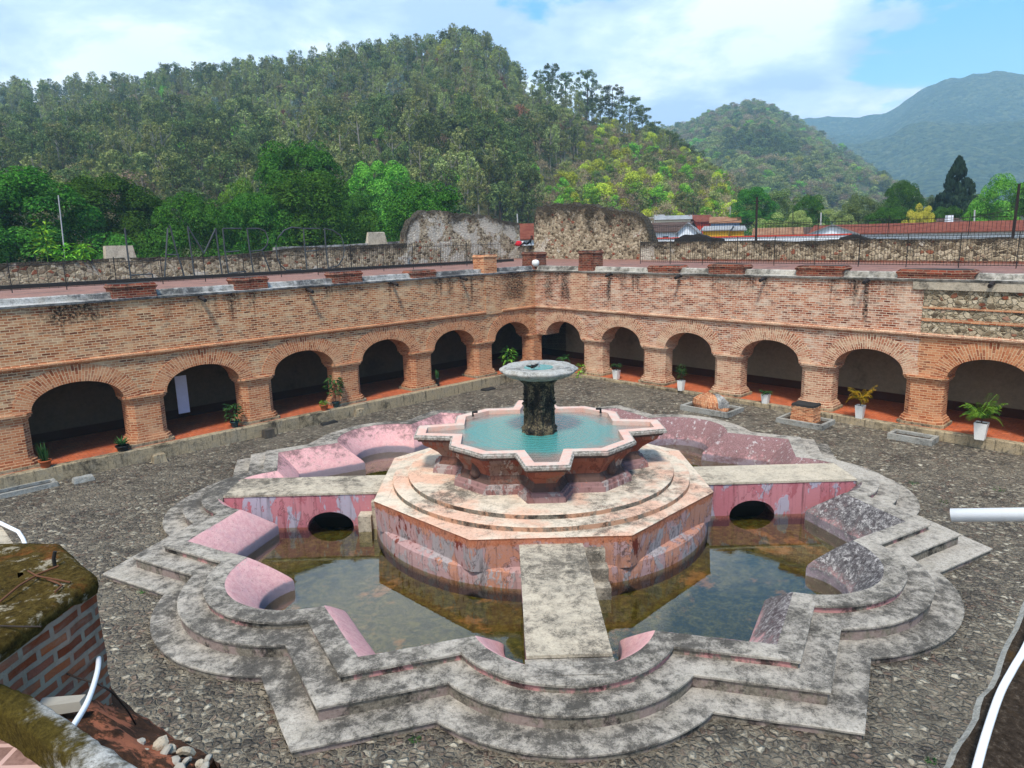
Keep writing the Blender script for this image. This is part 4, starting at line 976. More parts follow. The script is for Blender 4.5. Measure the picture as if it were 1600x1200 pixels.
letter('R', [[(386, 357), (390, 390), (396, 426)], [(386, 357), (404, 357), (414, 361), (419, 373), (417, 384), (409, 391), (391, 393)], [(409, 391), (416, 408), (422, 424)]], 'tall thin iron letter R with round bowl')
letter('C', [[(472, 357), (456, 355), (444, 360), (435, 371), (431, 385), (433, 402), (438, 414), (447, 422), (470, 421)]], 'tall thin iron letter C, a wide open curve')
letter('E', [[(474, 357), (476, 385), (480, 423)], [(474, 357), (500, 357)], [(477, 393), (497, 391)], [(480, 422), (504, 419)]], 'tall thin iron letter E between the C and the D')
letter('D', [[(507, 357), (509, 385), (513, 420)], [(507, 357), (520, 360), (531, 367), (536, 378), (538, 392), (535, 406), (528, 415), (513, 419)]], 'tall thin iron letter D, last of the row')
# seated person in dark clothes on the gap wall with a red bundle beside
def skin_body(name, verts, edges, radii, mat, parent=None, loc=(0, 0, 0), root=0, sub=1):
    me = bpy.data.meshes.new(name); me.from_pydata(verts, edges, []); me.materials.append(MATS[mat]); o = bpy.data.objects.new(name, me); COL.objects.link(o); o.location = loc
    md = o.modifiers.new('skin', 'SKIN'); md.use_smooth_shade = True
    sv = me.skin_vertices[0].data
    for v, r in zip(sv, radii): v.radius = (r, r) if not hasattr(r, '__len__') else r
    sv[root].use_root = True
    o.modifiers.new('sub', 'SUBSURF').levels = sub; o.modifiers['sub'].render_levels = sub
    if parent is not None: o.parent = parent
    return o
PW = at_w(822, 384, 'R', -17.9)
zs = PW.z
per = thing('person', 'person in black clothes sitting on the low wall in the gap between the ruins', 'person', (PW.x, PW.y, zs), radians(8))
# axes: x right, sitting facing left along the wall, leaning back to the right
V_ = [(0.30, 0, .12), (.36, 0, .34), (.45, 0, .58), (.50, 0, .66), (.54, 0, .78), (.10, -.10, .16), (-.28, -.12, .34), (-.52, -.12, .02), (-.62, -.12, .03), (.10, .10, .16), (-.26, .12, .26), (-.55, .12, .02), (-.65, .12, .03),
      (.46, -.2, .56), (.30, -.26, .32), (.05, -.2, .36), (-.06, -.18, .38), (.46, .2, .56), (.52, .26, .3), (.56, .22, .08), (.55, .2, .02)]
E_ = [(0, 1), (1, 2), (2, 3), (3, 4), (0, 5), (5, 6), (6, 7), (7, 8), (0, 9), (9, 10), (10, 11), (11, 12), (2, 13), (13, 14), (14, 15), (15, 16), (2, 17), (17, 18), (18, 19), (19, 20)]
R_ = [.17, .16, .15, .06, .06, .10, .075, .055, .05, .10, .075, .055, .05, .08, .055, .04, .035, .08, .055, .04, .035]
skin_body('body', V_, E_, R_, 'black_cloth', per, sub=2)
m = MB(); m.lathe([(.02, .70), (.07, .72), (.095, .80), (.10, .88), (.08, .95), (.02, .98)], 14, (.55, 0)); m.build('head', 'skin', per)
m = MB(); m.lathe([(.105, .80), (.125, .87), (.115, .95), (.07, 1.0), (.02, 1.02)], 14, (.575, 0)); m.lathe([(.05, .62), (.07, .72), (.06, .82)], 10, (.65, 0)); m.build('hair', 'hair', per)
PB = at_w(812, 385, 'R', -17.9)
b = thing('cloth_bundle', 'red and white bundle on the low wall beside the person in black', 'bag', (PB.x, PB.y, zs), .2)
m = MB(); m.lathe([(.02, 0), (.30, .02), (.36, .18), (.30, .36), (.16, .48), (.02, .52)], 14, (-.1, 0)); m.build('red_cloth', 'red_cloth', b, jitter=.08)
m = MB(); m.lathe([(.02, 0), (.16, .02), (.18, .2), (.12, .42), (.02, .46)], 12, (.28, 0)); m.build('white_cloth', 'white_cloth', b, jitter=.05)
# ------------------------------------------------------------------ courtyard: plants, planters, stones
def frond(m, base, dirv, length, droop, n=7, w=.05, leaf=True, rise=.6):
    d = Vector((dirv[0], dirv[1], 0)).normalized(); side = Vector((-d.y, d.x, 0)); P = []
    for i in range(n+1):
        t = i/n; P.append(base+d*(length*t*.85)+Vector((0, 0, length*(rise*t-droop*t*t))))
    m.tube(P, [.008*(1-.6*i/n) for i in range(n+1)], 3, cap=False)
    for i in range(1, n+1):
        for k in range(2):
            f = P[i-1].lerp(P[i], .5+.5*k); t = (i+.5*k)/n; ll = length*.34*(1-abs(t-.45)*1.1)+.03
            for s in (-1, 1):
                tip = f+side*s*ll*.8+d*ll*.6+Vector((0, 0, -ll*.35+random.uniform(-.03, .03))); mid = f.lerp(tip, .5)+Vector((0, 0, .02))
                q = (tip-f).cross(Vector((0, 0, 1))).normalized()*w*.5
                m.face([f, mid+q, tip, mid-q])
def palm_crown(m, base, n, length, droop=.55, rise=.75, w=.05):
    for k in range(n):
        a = 2*pi*k/n*2.4+random.uniform(-.3, .3); up = random.uniform(.55, 1.35)
        frond(m, base, (cos(a), sin(a)), length*random.uniform(.75, 1.1), droop*random.uniform(.7, 1.3), w=w, rise=rise*up)
def bushy(m, base, n, r, h, size):
    for k in range(n):
        a = random.uniform(0, 2*pi); q = sqrt(random.random()); z = random.random(); rr = r*q*(1-.5*abs(z-.45))
        c = base+Vector((rr*cos(a), rr*sin(a), h*z)); d = Vector((cos(a), sin(a), random.uniform(-.6, .6))).normalized(); s_ = d.cross(Vector((0, 0, 1))).normalized()
        L = size*random.uniform(.7, 1.3); m.face([c, c+d*L*.5+s_*L*.2, c+d*L+Vector((0, 0, -.2*L)), c+d*L*.5-s_*L*.2])
def white_planter(P, label, ht, wid, kind, rz=.8):
    t = thing('potted_palm', label, 'potted plant', tuple(P), rz, 'plants in white tapered planters under the right arches')
    m = MB(); a, b_ = wid*.36, wid*.5
    rows = [[(-a, -a, 0), (a, -a, 0), (a, a, 0), (-a, a, 0)], [(-b_, -b_, ht), (b_, -b_, ht), (b_, b_, ht), (-b_, b_, ht)], [(-b_+.03, -b_+.03, ht), (b_-.03, -b_+.03, ht), (b_-.03, b_-.03, ht), (-b_+.03, b_-.03, ht)], [(-b_+.05, -b_+.05, ht-.08), (b_-.05, -b_+.05, ht-.08), (b_-.05, b_-.05, ht-.08), (-b_+.05, b_-.05, ht-.08)]]
    m.grid(rows, True, smooth=False); m.face(rows[0][::-1]); m.build('planter', 'white_paint', t)
    m = MB(); m.face(rows[3]); m.build('soil', 'soil', t)
    m = MB(); st = MB(); top = Vector((0, 0, ht-.06))
    if kind == 'fan':
        st.tube([top, top+Vector((.03, 0, .35))], .035, 7); palm_crown(m, top+Vector((.03, 0, .35)), 13, .85, .75, .75)
        mat = 'leaf_dark'
    elif kind == 'tall':
        for q in range(3): st.tube([top, top+Vector((.05*q-.05, .04*q-.04, .6+.2*q))], .02, 6)
        for q in range(3): bushy(m, top+Vector((.05*q-.05, .04*q-.04, .45+.2*q)), 34, .34, .45, .30)
        bushy(m, top+Vector((.12, 0, .05)), 18, .2, .3, .22)
        mat = 'leaf_dark'
    elif kind == 'short':
        st.tube([top, top+Vector((0, 0, .2))], .03, 6); palm_crown(m, top+Vector((0, 0, .15)), 11, .62, .5, .6, .07); mat = 'leaf_dark'
    elif kind == 'gold': 
        for q in range(4): st.tube([top, top+Vector((.08*cos(q*1.6), .08*sin(q*1.6), .4))], .018, 6)
        palm_crown(m, top+Vector((0, 0, .45)), 24, 1.15, .8, 1.1); mat = 'leaf_palm_gold'
    else:
        for q in range(4): st.tube([top, top+Vector((.08*cos(q*1.6), .08*sin(q*1.6), .4))], .018, 6)
        palm_crown(m, top+Vector((0, 0, .35)), 30, 1.45, .85, 1.35); mat = 'leaf_palm'
    st.build('stem', 'twig', t); m.build('foliage', mat, t); t.scale = (.60, .60, .70)
ZFK = ZF+.012
for u, v, lab, ht, wd, kd in ((963, 592, 'small fan leaved palm in a white planter under the second arch right of the corner', .78, .62, 'fan'),
        (1064, 610, 'thin tall plant in a white planter under the third right arch', .80, .56, 'tall'), (1196, 630, 'short leafed plant in a square white planter near the brick stump', .70, .62, 'short'),
        (1343, 653, 'yellowing palm in a white planter right of the brick stump', .86, .62, 'gold'), (1531, 686, 'large spreading green palm in a white planter at the far right', 1.0, .78, 'big')):
    white_planter(at_z(u, v, ZFK), lab, ht, wd, kd)
white_planter(W('R', 2.3, -.15, ZFK), 'bright palm in a white planter at the corner arch behind the bowl', .7, .6, 'fan')
def round_pot(P, label, r, h, mat, kind, scale=1.0, leafm='leaf_dark'):
    t = thing('potted_plant', label, 'potted plant', tuple(P), 0, 'pots under the left arches')
    m = MB(); m.lathe([(r*.68, 0), (r*.95, h*.8), (r*1.08, h*.82), (r*1.08, h), (r*.95, h), (r*.93, h*.9)], 20); m.build('pot', mat, t)
    m = MB(); m.lathe([(r*.92, h*.88), (r*.9, h*.9)], 16); m.build('soil', 'soil', t)
    m = MB(); st = MB(); top = Vector((0, 0, h*.9))
    if kind == 'blade':
        for k in range(26):
            a = random.uniform(0, 2*pi); q = r*.7*random.random(); b = top+Vector((q*cos(a), q*sin(a), 0)); L = scale*random.uniform(.55, 1.0); tip = b+Vector((cos(a)*L*.22, sin(a)*L*.22, L)); s_ = Vector((-sin(a), cos(a), 0))*.045
            mid = b.lerp(tip, .5); m.face([b-s_*.6, b+s_*.6, mid+s_, tip, mid-s_])
    elif kind == 'bush':
        st.tube([top, top+Vector((.02, 0, .5*scale))], .03, 6); bushy(m, top+Vector((0, 0, .2*scale)), 130, .5*scale, 1.0*scale, .32*scale)
    elif kind == 'tree':
        st.tube([top, top+Vector((.06, 0, .8*scale)), top+Vector((.02, .05, 1.2*scale))], .03, 6); bushy(m, top+Vector((0, 0, .5*scale)), 130, .5*scale, 1.1*scale, .34*scale)
    elif kind == 'agave':
        for k in range(22):
            a = 2*pi*k/22*5; up = .3+.7*random.random(); L = .7*scale; d = Vector((cos(a), sin(a), 0)); tip = top+d*L*(1.1-up*.5)+Vector((0, 0, L*up)); s_ = Vector((-sin(a), cos(a), 0))*.05; mid = top.lerp(tip, .5)+Vector((0, 0, .06)); m.face([top-s_*.5, top+s_*.5, mid+s_, tip, mid-s_])
    else: bushy(m, top, 60, .3*scale, .3*scale, .2*scale)
    if st.f: st.build('stem', 'twig', t)
    m.build('foliage', leafm, t); t.scale = (.62, .62, .66)
round_pot(at_z(72, 730, ZFK), 'snake plant in a round terracotta pot by the nearest left pillar', .36, .46, 'terracotta_pot', 'blade', 1.25)
round_pot(at_z(192, 704, ZFK), 'low spiky plant in a wide black pot beside the second left pillar', .42, .36, 'black_pot', 'agave', 1.0)
round_pot(at_z(367, 667, ZFK), 'leafy plant in a dark teal pot beside the third left pillar', .32, .42, 'teal_pot', 'bush', 1.1)
round_pot(at_z(507, 641, ZFK), 'small low plant in a square looking terracotta pot', .34, .50, 'terracotta_pot', 'low', 1.0, 'leaf_palm')
round_pot(at_z(525, 636, ZFK), 'slender little tree in a dark teal pot next to the terracotta pot', .30, .42, 'teal_pot', 'tree', 1.25)
round_pot(at_z(684, 603, ZFK), 'thin dark plant in a tall black pot by the fourth left pillar', .20, .72, 'black_pot', 'blade', .9)
round_pot(W('L', 2.0, -.6, ZFK), 'large bright leaved plant at the corner arch left of the fountain bowl', .36, .5, 'black_pot', 'bush', 1.45, 'leaf_palm')
# weed at the foot of a pillar
P = at_z(907, 597, .1); m = MB(); bushy(m, Vector((0, 0, 0)), 90, .22, 1.15, .22); o = m.build('weed_plant', 'leaf_lime'); o.location = P; tag(o, 'upright bright green weed growing at the foot of the first right pillar', 'plant')
# planting frames and what stands in them
def frame(P, wx, wy, rz, label, h=.20, fill='soil'):
    t = thing('stone_planter', label, 'planter', (P.x, P.y, P.z-.02), rz)
    m = MB(); o, i = (wx/2, wy/2), (wx/2-.15, wy/2-.15)
    R = lambda a, z: [(-a[0], -a[1], z), (a[0], -a[1], z), (a[0], a[1], z), (-a[0], a[1], z)]
    rows = [R(o, -.05), R(o, h), R(i, h), R(i, h*.3)]
    m.grid(rows, True, smooth=False); m.build('stone_frame', 'frame_cement', t, jitter=.02)
    m = MB(); m.face(R(i, h*.45)); m.build('soil', fill, t)
    return t
RZR = WA+pi/2
Pf = .76
P1 = at_z(1112, 640, .38); frame(P1, 2.65, 1.6, RZR, 'low stone frame holding a lump of broken masonry near the right arches')
P2 = at_z(1258, 660, .32); frame(P2, 2.2, 1.4, RZR, 'low stone frame round the brick stump near the right arches')
P3 = at_z(1426, 686, .25); frame(P3, 1.75, .95, RZR, 'empty oblong stone trough filled with dark soil at the kerb on the right', .22)
P4 = at_z(36, 768, -.02); frame(P4, 2.2, .8, WA+pi, 'oblong stone drain box with dark inside at the left kerb', .2, 'dark_block')
# broken masonry lump
m = MB(); rows = []
for k, (r, z) in enumerate([(1.0, 0), (1.05, .25), (.95, .55), (.72, .78), (.4, .9), (.05, .92)]):
    rows.append([(r*1.15*cos(t)*(1+.22*nz(cos(t)*2, sin(t)*2, 1.1, z)), r*.62*sin(t)*(1+.22*nz(cos(t)*2, sin(t)*2, 1.1, z+3)), z+.12*nz(cos(t)*2, sin(t)*2, 1.3, z)) for t in [2*pi*j/28 for j in range(28)]])
m.grid(rows, True, smooth=False, mi=lambda i, j: 1 if 9 < j < 17 and i > 0 else 0, uv=lambda i, j: (i*.22, j*.22)); o = m.build('masonry_lump', ['brick_low', 'parapet_cement'], jitter=.04); o.scale = (.8, .85, .85); o.location = P1+Vector((0, 0, .02)); o.rotation_euler = (0, 0, RZR); tag(o, 'rough lump of fallen brick and grey mortar lying in a stone frame', 'masonry')
# brick stump
m = MB(); rows = []
for k in range(11):
    z = k*.105; r = .98-.10*z+(.0 if k < 8 else .05) + .025*(k % 2)
    rows.append([(r*(1+.04*nz(cos(t)*3, sin(t)*3, 1, k))*max(-.8, min(.8, 1.1*cos(t))), r*(1+.04*nz(cos(t)*3, sin(t)*3, 1, k+7))*max(-.62, min(.62, .9*sin(t))), z+(.06*nz(cos(t)*3, sin(t)*3, 2, k) if k > 8 else 0)) for t in [2*pi*j/40 for j in range(40)]])
m.grid(rows, True, mi=lambda i, j: 1 if i > 8 else 0, smooth=False, uv=lambda i, j: (j*.15, i*.12)); m.face(rows[-1], None, 1); o = m.build('brick_stump', ['brick_low', 'dark_block'], jitter=.02); o.scale = (.70, .72, .85); o.location = P2+Vector((0, 0, .02)); o.rotation_euler = (0, 0, RZR); tag(o, 'squat layered brick stump with a dark top standing in a stone frame', 'brick stump')
# loose blocks at the left kerb
def block(u, v, z, sx, sy, sz, rz, mat, label, tap=.05):
    m = MB(); sx *= .7; sy *= .75; sz *= .72; m.box(-sx/2, sx/2, -sy/2, sy/2, 0, sz, tap=tap); me = m.build('stone_block', mat); bm = bmesh.new(); bm.from_mesh(me.data); bmesh.ops.remove_doubles(bm, verts=bm.verts, dist=1e-4); bmesh.ops.subdivide_edges(bm, edges=bm.edges, cuts=3, use_grid_fill=True)
    for q in bm.verts: q.co += Vector(mnoise.noise_vector(q.co*3+Vector((u, v, 0))))*.05
    bm.to_mesh(me.data); bm.free(); P = at_z(u, v, z); me.location = (P.x, P.y, z-.04); me.rotation_euler = (0, 0, rz); tag(me, label, 'stone block', 'loose stone blocks along the left kerb')
rl = WA+pi
block(131, 752, 0, 1.1, .55, .32, rl, 'frame_cement', 'grey dressed stone lying on the cobbles by the left kerb below the first arch')
block(249, 722, 0, .85, .6, .52, rl, 'kerb_cement', 'cream cubic stone block standing at the kerb below the second left pillar')
block(420, 683, 0, .8, .6, .62, rl, 'dark_stone', 'dark brown squarish stone against the kerb right of the third left pillar')
block(514, 662, 0, 1.3, .5, .2, rl, 'dark_block', 'flat dark slab on the cobbles below the terracotta pot')
block(562, 650, 0, .9, .5, .6, rl, 'kerb_cement', 'upright pale stone at the broken end of the left kerb')
block(705, 614, 0, .9, .6, .45, rl, 'dark_stone', 'brown stone step against the kerb left of the corner')
block(763, 610, 0, 1.3, .7, .25, rl, 'dark_block', 'thin dark stone slab lying on the cobbles near the corner')
block(795, 596, .0, .8, .6, .7, rl, 'kerb_cement', 'rough cream stone block beside the bowl at the corner')
# white hanging panel inside the second left arch
P = at_w(285, 618, 'L', -2.0); m = MB(); m.box(-.26, .26, -.02, .02, -.85, .95); o = m.build('hanging_panel', 'panel_white'); o.location = P; o.rotation_euler = (0, 0, WA+pi); tag(o, 'tall narrow white panel hanging inside the second left arch', 'panel')
# black bird on the bowl
bp = FC+Vector((-.18, -.62, 4.80)); b = thing('bird', 'small black bird perched on the stone bowl of the fountain', 'bird', tuple(bp), .3)
V_ = [(-.02, 0, .10), (.07, 0, .13), (.13, 0, .17), (.17, 0, .175), (-.12, 0, .11), (-.27, 0, .15)]
skin_body('body', V_, [(0, 1), (1, 2), (2, 3), (0, 4), (4, 5)], [.062, .055, .038, .008, .035, .02], 'bird', b, sub=1)
m = MB(); m.tube([(-.02, .02, -.02), (0, .02, .06)], .007, 4); m.build('leg', 'bird', b); m = MB(); m.tube([(0.03, -.02, -.02), (.02, -.02, .06)], .007, 4); m.build('leg', 'bird', b)
# weeds between the cobbles
for k, (u, v, r) in enumerate([(648, 1157, .14), (1428, 755, .3), (1560, 765, .3), (1475, 785, .25), (222, 925, .2), (575, 1151, .1), (1455, 1190, .12)]):
    P = at_z(u, v, gz(*at_z(u, v, 0).xy)); m = MB(); bushy(m, Vector((0, 0, 0)), 36, r*.6, .05, .06); o = m.build('weed_tuft', 'leaf_dark'); o.location = P
    tag(o, 'small green weed tuft growing between the cobbles', 'weed', 'weed tufts in the cobbles')
# ------------------------------------------------------------------ close by on the near roof: pier, ledge, pipes
zp = 6.95
A = at_z(148, 905, zp); B_ = at_z(90, 853, zp); C_ = at_z(-60, 851, zp); D_ = at_z(-60, 1048, zp); E2 = at_z(0, 1005, zp)
base = Vector((A.x, A.y, 0)); pier = thing('brick_pier', 'mossy topped brick pier close by at the left edge, mortar thick between its bricks', 'brick pier', (A.x, A.y, 0))
poly = [Vector((p.x, p.y))-base.xy for p in (D_, A, B_, C_)]
m = MB(); rows = []; n = 14
per = []; L = [0]
for i in range(4):
    a, b = poly[i], poly[(i+1) % 4]
    for t in range(n): per.append(a.lerp(b, t/n)); L.append(L[-1]+(b-a).length/n)
cx = sum((q for q in poly), Vector((0, 0)))/4
nr = 22; z0 = 4.6
for k in range(nr+1):
    z = z0+(zp-.03-z0)*k/nr
    rows.append([tuple(q+(q-cx).normalized()*(.025*nz(L[i], z, 2.1)+.018*nz(L[i], z, 9)))+(z,) for i, q in enumerate(per)])
m.grid(rows, True, smooth=False, uv=lambda i, j: (L[min(j, len(per))], z0+(zp-z0)*i/nr)); m.build('brick_body', 'brick_moss', pier)
m = MB(); rows = []
for f, dz in ((1.0, -.10), (1.035, -.05), (1.03, .01), (.9, .035), (.6, .03), (.3, .035), (.05, .03)):
    rows.append([tuple(cx+(q-cx)*(f+(.022*nz(L[i], f, 3.3)+.015*nz(L[i], f, 11) if f > .8 else 0)))+(zp+dz+.02*nz(q.x*f, q.y*f, 3.1, f),) for i, q in enumerate(per)])
m.grid(rows, True, smooth=True); m.build('mossy_top', 'moss_top', pier)
# twigs lying on the pier and a bent iron pin
def px_path(z, pts): return [at_z(u, v, z+(w if len(q) > 2 else 0)) for q in pts for u, v, w in [q if len(q) > 2 else (*q, 0)]]
for lab, pts, r in (('long thin dry twig lying across the mossy pier top', [(0, 940, .05), (30, 915, .07), (60, 897, .06), (92, 884, .08)], .007), ('forked dry twig with two curved ends on the mossy pier top', [(44, 892, .05), (58, 900, .07), (85, 905, .06), (110, 910, .05)], .006), ('short curved twig near the edge of the mossy pier top', [(74, 905, .05), (90, 911, .06), (97, 915, .05), (86, 925, .05)], .007)):
    q = px_path(zp, pts); b0 = q[0].copy(); m = MB(); m.tube([p-b0 for p in q], r, 6); o = m.build('dry_twig', 'twig'); o.location = b0; tag(o, lab, 'twig')
q = at_z(86, 886, zp+.03); m = MB(); m.tube([(0, 0, -.05), (0, 0, .06), (.01, .01, .11)], .012, 6); o = m.build('iron_pin', 'black_iron'); o.location = q; tag(o, 'short dark iron pin sticking up from the mossy pier top', 'pin')
# pale roof slab beyond the pier and its cable
S = [at_z(u, v, 6.6) for u, v in ((-80, 815), (2, 823), (30, 862), (-80, 875))]; b0 = S[1].copy(); m = MB(); m.prism([(p.x-b0.x, p.y-b0.y) for p in S], -1.2, 0); o = m.build('roof_slab', 'deck_cement', jitter=.01); o.location = b0; tag(o, 'pale cement roof corner just showing at the left edge above the pier', 'roof slab')
def pipe(name, pts, r, mat, label, cat='pipe', n=10):
    b0 = pts[0].copy(); m = MB(); m.tube([p-b0 for p in pts], r, n); o = m.build(name, mat); o.location = b0; return tag(o, label, cat)
def smooth_path(P, k=6):
    o = []
    for i in range(len(P)-1):
        p0, p1, p2, p3 = P[max(0, i-1)], P[i], P[i+1], P[min(len(P)-1, i+2)]
        for t in range(k):
            t = t/k; o.append(.5*((2*p1)+(p2-p0)*t+(2*p0-5*p1+4*p2-p3)*t*t+(3*p1-p0-3*p2+p3)*t**3))
    o.append(P[-1]); return o
pipe('cable_conduit', [at_z(u, v, 6.64) for u, v in ((-40, 800), (0, 817), (29, 831), (36, 842), (42, 858))], .017, 'white_pvc', 'thin white conduit bending over the pale roof corner at the left edge', 'conduit')
# rubble slope, ledge and conduit in front of the pier
m = MB(); rows = []
sl = [[(60, 1085, 6.3), (105, 1050, 6.2), (150, 1035, 5.9), (160, 1062, 5.4)], [(80, 1120, 6.4), (130, 1085, 6.2), (175, 1080, 5.8), (190, 1110, 5.2)], [(120, 1165, 6.4), (165, 1130, 6.2), (215, 1120, 5.9), (238, 1140, 5.2)], [(200, 1230, 6.4), (235, 1175, 6.15), (270, 1150, 5.9), (300, 1170, 5.2)], [(290, 1290, 6.3), (310, 1230, 6.1), (330, 1190, 5.9), (350, 1205, 5.2)]]
b0 = at_z(150, 1100, 6.0)
def bil(r, c):
    i = min(len(sl)-2, int(r)); j = min(2, int(c)); fr_, fc_ = r-i, c-j
    q = [sl[i][j], sl[i][j+1], sl[i+1][j], sl[i+1][j+1]]; w_ = [(1-fr_)*(1-fc_), (1-fr_)*fc_, fr_*(1-fc_), fr_*fc_]
    u = sum(a[0]*b for a, b in zip(q, w_)); v = sum(a[1]*b for a, b in zip(q, w_)); z = sum(a[2]*b for a, b in zip(q, w_)); return at_z(u, v, z)
nr_, nc_ = 26, 20
for i in range(nr_+1):
    row = []
    for j in range(nc_+1):
        p = bil(i/nr_*(len(sl)-1), j/nc_*3)-b0; p += Vector((0, 0, .07*nz(p.x, p.y, 3)+.05*nz(p.x, p.y, 8))); row.append(tuple(p))
    rows.append(row)
bot = [(x, y, -2.0) for x, y, z in rows[0]]
m.grid(rows, False, smooth=False); m.grid([[r[-1] for r in rows], [(r[-1][0], r[-1][1], -2.5) for r in rows]], False, smooth=False)
o = m.build('broken_wall_top', 'rubble_earth'); o.location = b0; tag(o, 'broken wall top of brown earth and brick scraps below the mossy pier', 'broken wall')
# mossy ledge
LP = [(-60, 1062), (0, 1091), (36, 1107), (100, 1152), (160, 1196), (250, 1262)]; m = MB(); rows = []; b0 = at_z(70, 1118, 6.75)
pth = smooth_path([at_z(u, v, 6.72) for u, v in LP], 8)
for i, p in enumerate(pth):
    a = pth[max(0, i-1)]; c = pth[min(len(pth)-1, i+1)]; d = (c-a).normalized(); s_ = Vector((d.y, -d.x, 0)); row = []
    for t in range(9):
        th = pi*t/8; rr = .075*(1+.15*nz(i, t, .6)); row.append(tuple(p-b0+s_*(cos(th)*rr*1.05)+Vector((0, 0, sin(th)**.6*rr*.6-.02))))
    row = [(row[0][0], row[0][1], row[0][2]-1.2)]+row+[(row[-1][0], row[-1][1], row[-1][2]-.5)]; rows.append(row)
m.grid(rows, False, smooth=True); o = m.build('parapet_ledge', 'moss_ledge'); o.location = b0; tag(o, 'rounded parapet ledge with green moss and grey lichen in the bottom left corner', 'ledge')
S = [at_z(u, v, 6.55) for u, v in ((-200, 1070), (0, 1105), (80, 1150), (160, 1205), (220, 1400), (-250, 1400))]; b0 = S[1].copy(); m = MB(); m.prism([(p.x-b0.x, p.y-b0.y) for p in S], -.4, 0); o = m.build('tiled_roof', 'near_tiles'); o.location = b0; tag(o, 'pinkish brick tiled roof patch in the bottom left corner behind the mossy ledge', 'roof')
pipe('cable_conduit', smooth_path([at_z(u, v, z) for u, v, z in ((146, 985, 6.2), (151, 1010, 6.3), (154, 1035, 6.45), (148, 1065, 6.5), (135, 1100, 6.55), (112, 1138, 6.6))]), .016, 'white_pvc', 'white conduit hanging down beside the brick pier into the rubble', 'conduit')
pipe('wire', smooth_path([at_z(u, v, z) for u, v, z in ((55, 1032, 6.35), (110, 1055, 6.5), (165, 1075, 6.45), (195, 1105, 6.2), (212, 1132, 6.0))]), .006, 'wire', 'thin dark wire drooping from the pier over the rubble', 'wire', 6)
pipe('wire', [at_z(u, v, zp+.05) for u, v in ((-20, 977), (30, 979), (65, 979))], .005, 'wire', 'short straight wire on the front edge of the mossy pier top', 'wire', 6)
for k in range(17):
    u, v = random.uniform(215, 330), random.uniform(1155, 1205); z = 6.1; P = at_z(u, v, z); m = MB(); s = random.uniform(.025, .06)
    m.lathe([(.02, -s*.4), (s*.9, -s*.3), (s, 0), (s*.75, s*.35), (.02, s*.5)], 7, smooth=False); o = m.build('loose_stone', random.choice(['pale_stone', 'pale_stone', 'deck_cement']), jitter=s*.5); o.location = P; o.rotation_euler = (random.random(), random.random(), random.random()*6)
    tag(o, 'pale broken stone among the loose rubble at the bottom left', 'stone', 'loose stones on the broken wall')
P = at_z(96, 1100, 6.42); m = MB(); m.box(-.13, .13, -.05, .05, -.03, .03, tap=.015); o = m.build('stone_slab', 'pale_stone', jitter=.02); o.location = P; o.rotation_euler = (.1, .1, .3); tag(o, 'flat pale stone lying at the foot of the brick pier', 'stone')
# right: dark edge of the near roof and two white pipes
S = [at_z(u, v, 6.6) for u, v in ((1380, 1330), (1476, 1195), (1540, 1075), (1605, 930), (1665, 800))]
b0 = S[1].copy(); m = MB(); pth = smooth_path(S, 8); rows = []
out = Vector((S[-1].y-S[0].y, -(S[-1].x-S[0].x), 0)).normalized()
for p in pth:
    q = p-b0; e = .02*nz(p.x, p.y, 4)+.01*nz(p.x, p.y, 15); rows.append([tuple(q+out*e+Vector((0, 0, -2.5))), tuple(q+out*e), tuple(q+out*(e+.03)+Vector((0, 0, .02))), tuple(q+out*.5+Vector((0, 0, -.06+.02*nz(p.x, p.y, 6)))), tuple(q+out*2.8+Vector((0, 0, -.12)))])
m.grid(rows, False, smooth=False, mi=lambda i, j: 1 if j < 2 else 0); o = m.build('near_roof', ['dark_roof', 'frame_cement']); o.location = b0; tag(o, 'dark mossy roof edge filling the bottom right corner', 'roof')
pipe('drain_pipe', smooth_path([at_z(u, v, z) for u, v, z in ((1522, 1215, 6.72), (1540, 1150, 6.72), (1562, 1085, 6.72), (1583, 1045, 6.72), (1608, 1000, 6.74), (1650, 900, 6.8))]), .019, 'white_pvc', 'thin white pipe running along the dark roof edge at the bottom right', n=12)
a = at_d(1486, 805, 6.2); rr = ray(1486, 805); 
e = at_d(1600, 804, 6.2); d = (e-a).normalized(); m = MB(); n = 24; R_ = .052
ax = d; up = ax.cross(Vector((0, 1, 0))).normalized(); sd_ = ax.cross(up)
rows = []
for t, r in ((.25, R_*.86), (0, R_*.86), (0, R_), (3.2, R_)):
    rows.append([tuple(ax*t+(up*cos(2*pi*k/n)+sd_*sin(2*pi*k/n))*r) for k in range(n)])
q_ = ax*2.2; m.tube([q_, q_-Vector((0, 0, 1.1))], R_*.8, 12); m.grid(rows, True, smooth=True); o = m.build('drain_pipe', 'white_pvc'); o.location = a; tag(o, 'thick white plastic pipe reaching in level from the right edge', 'pipe')
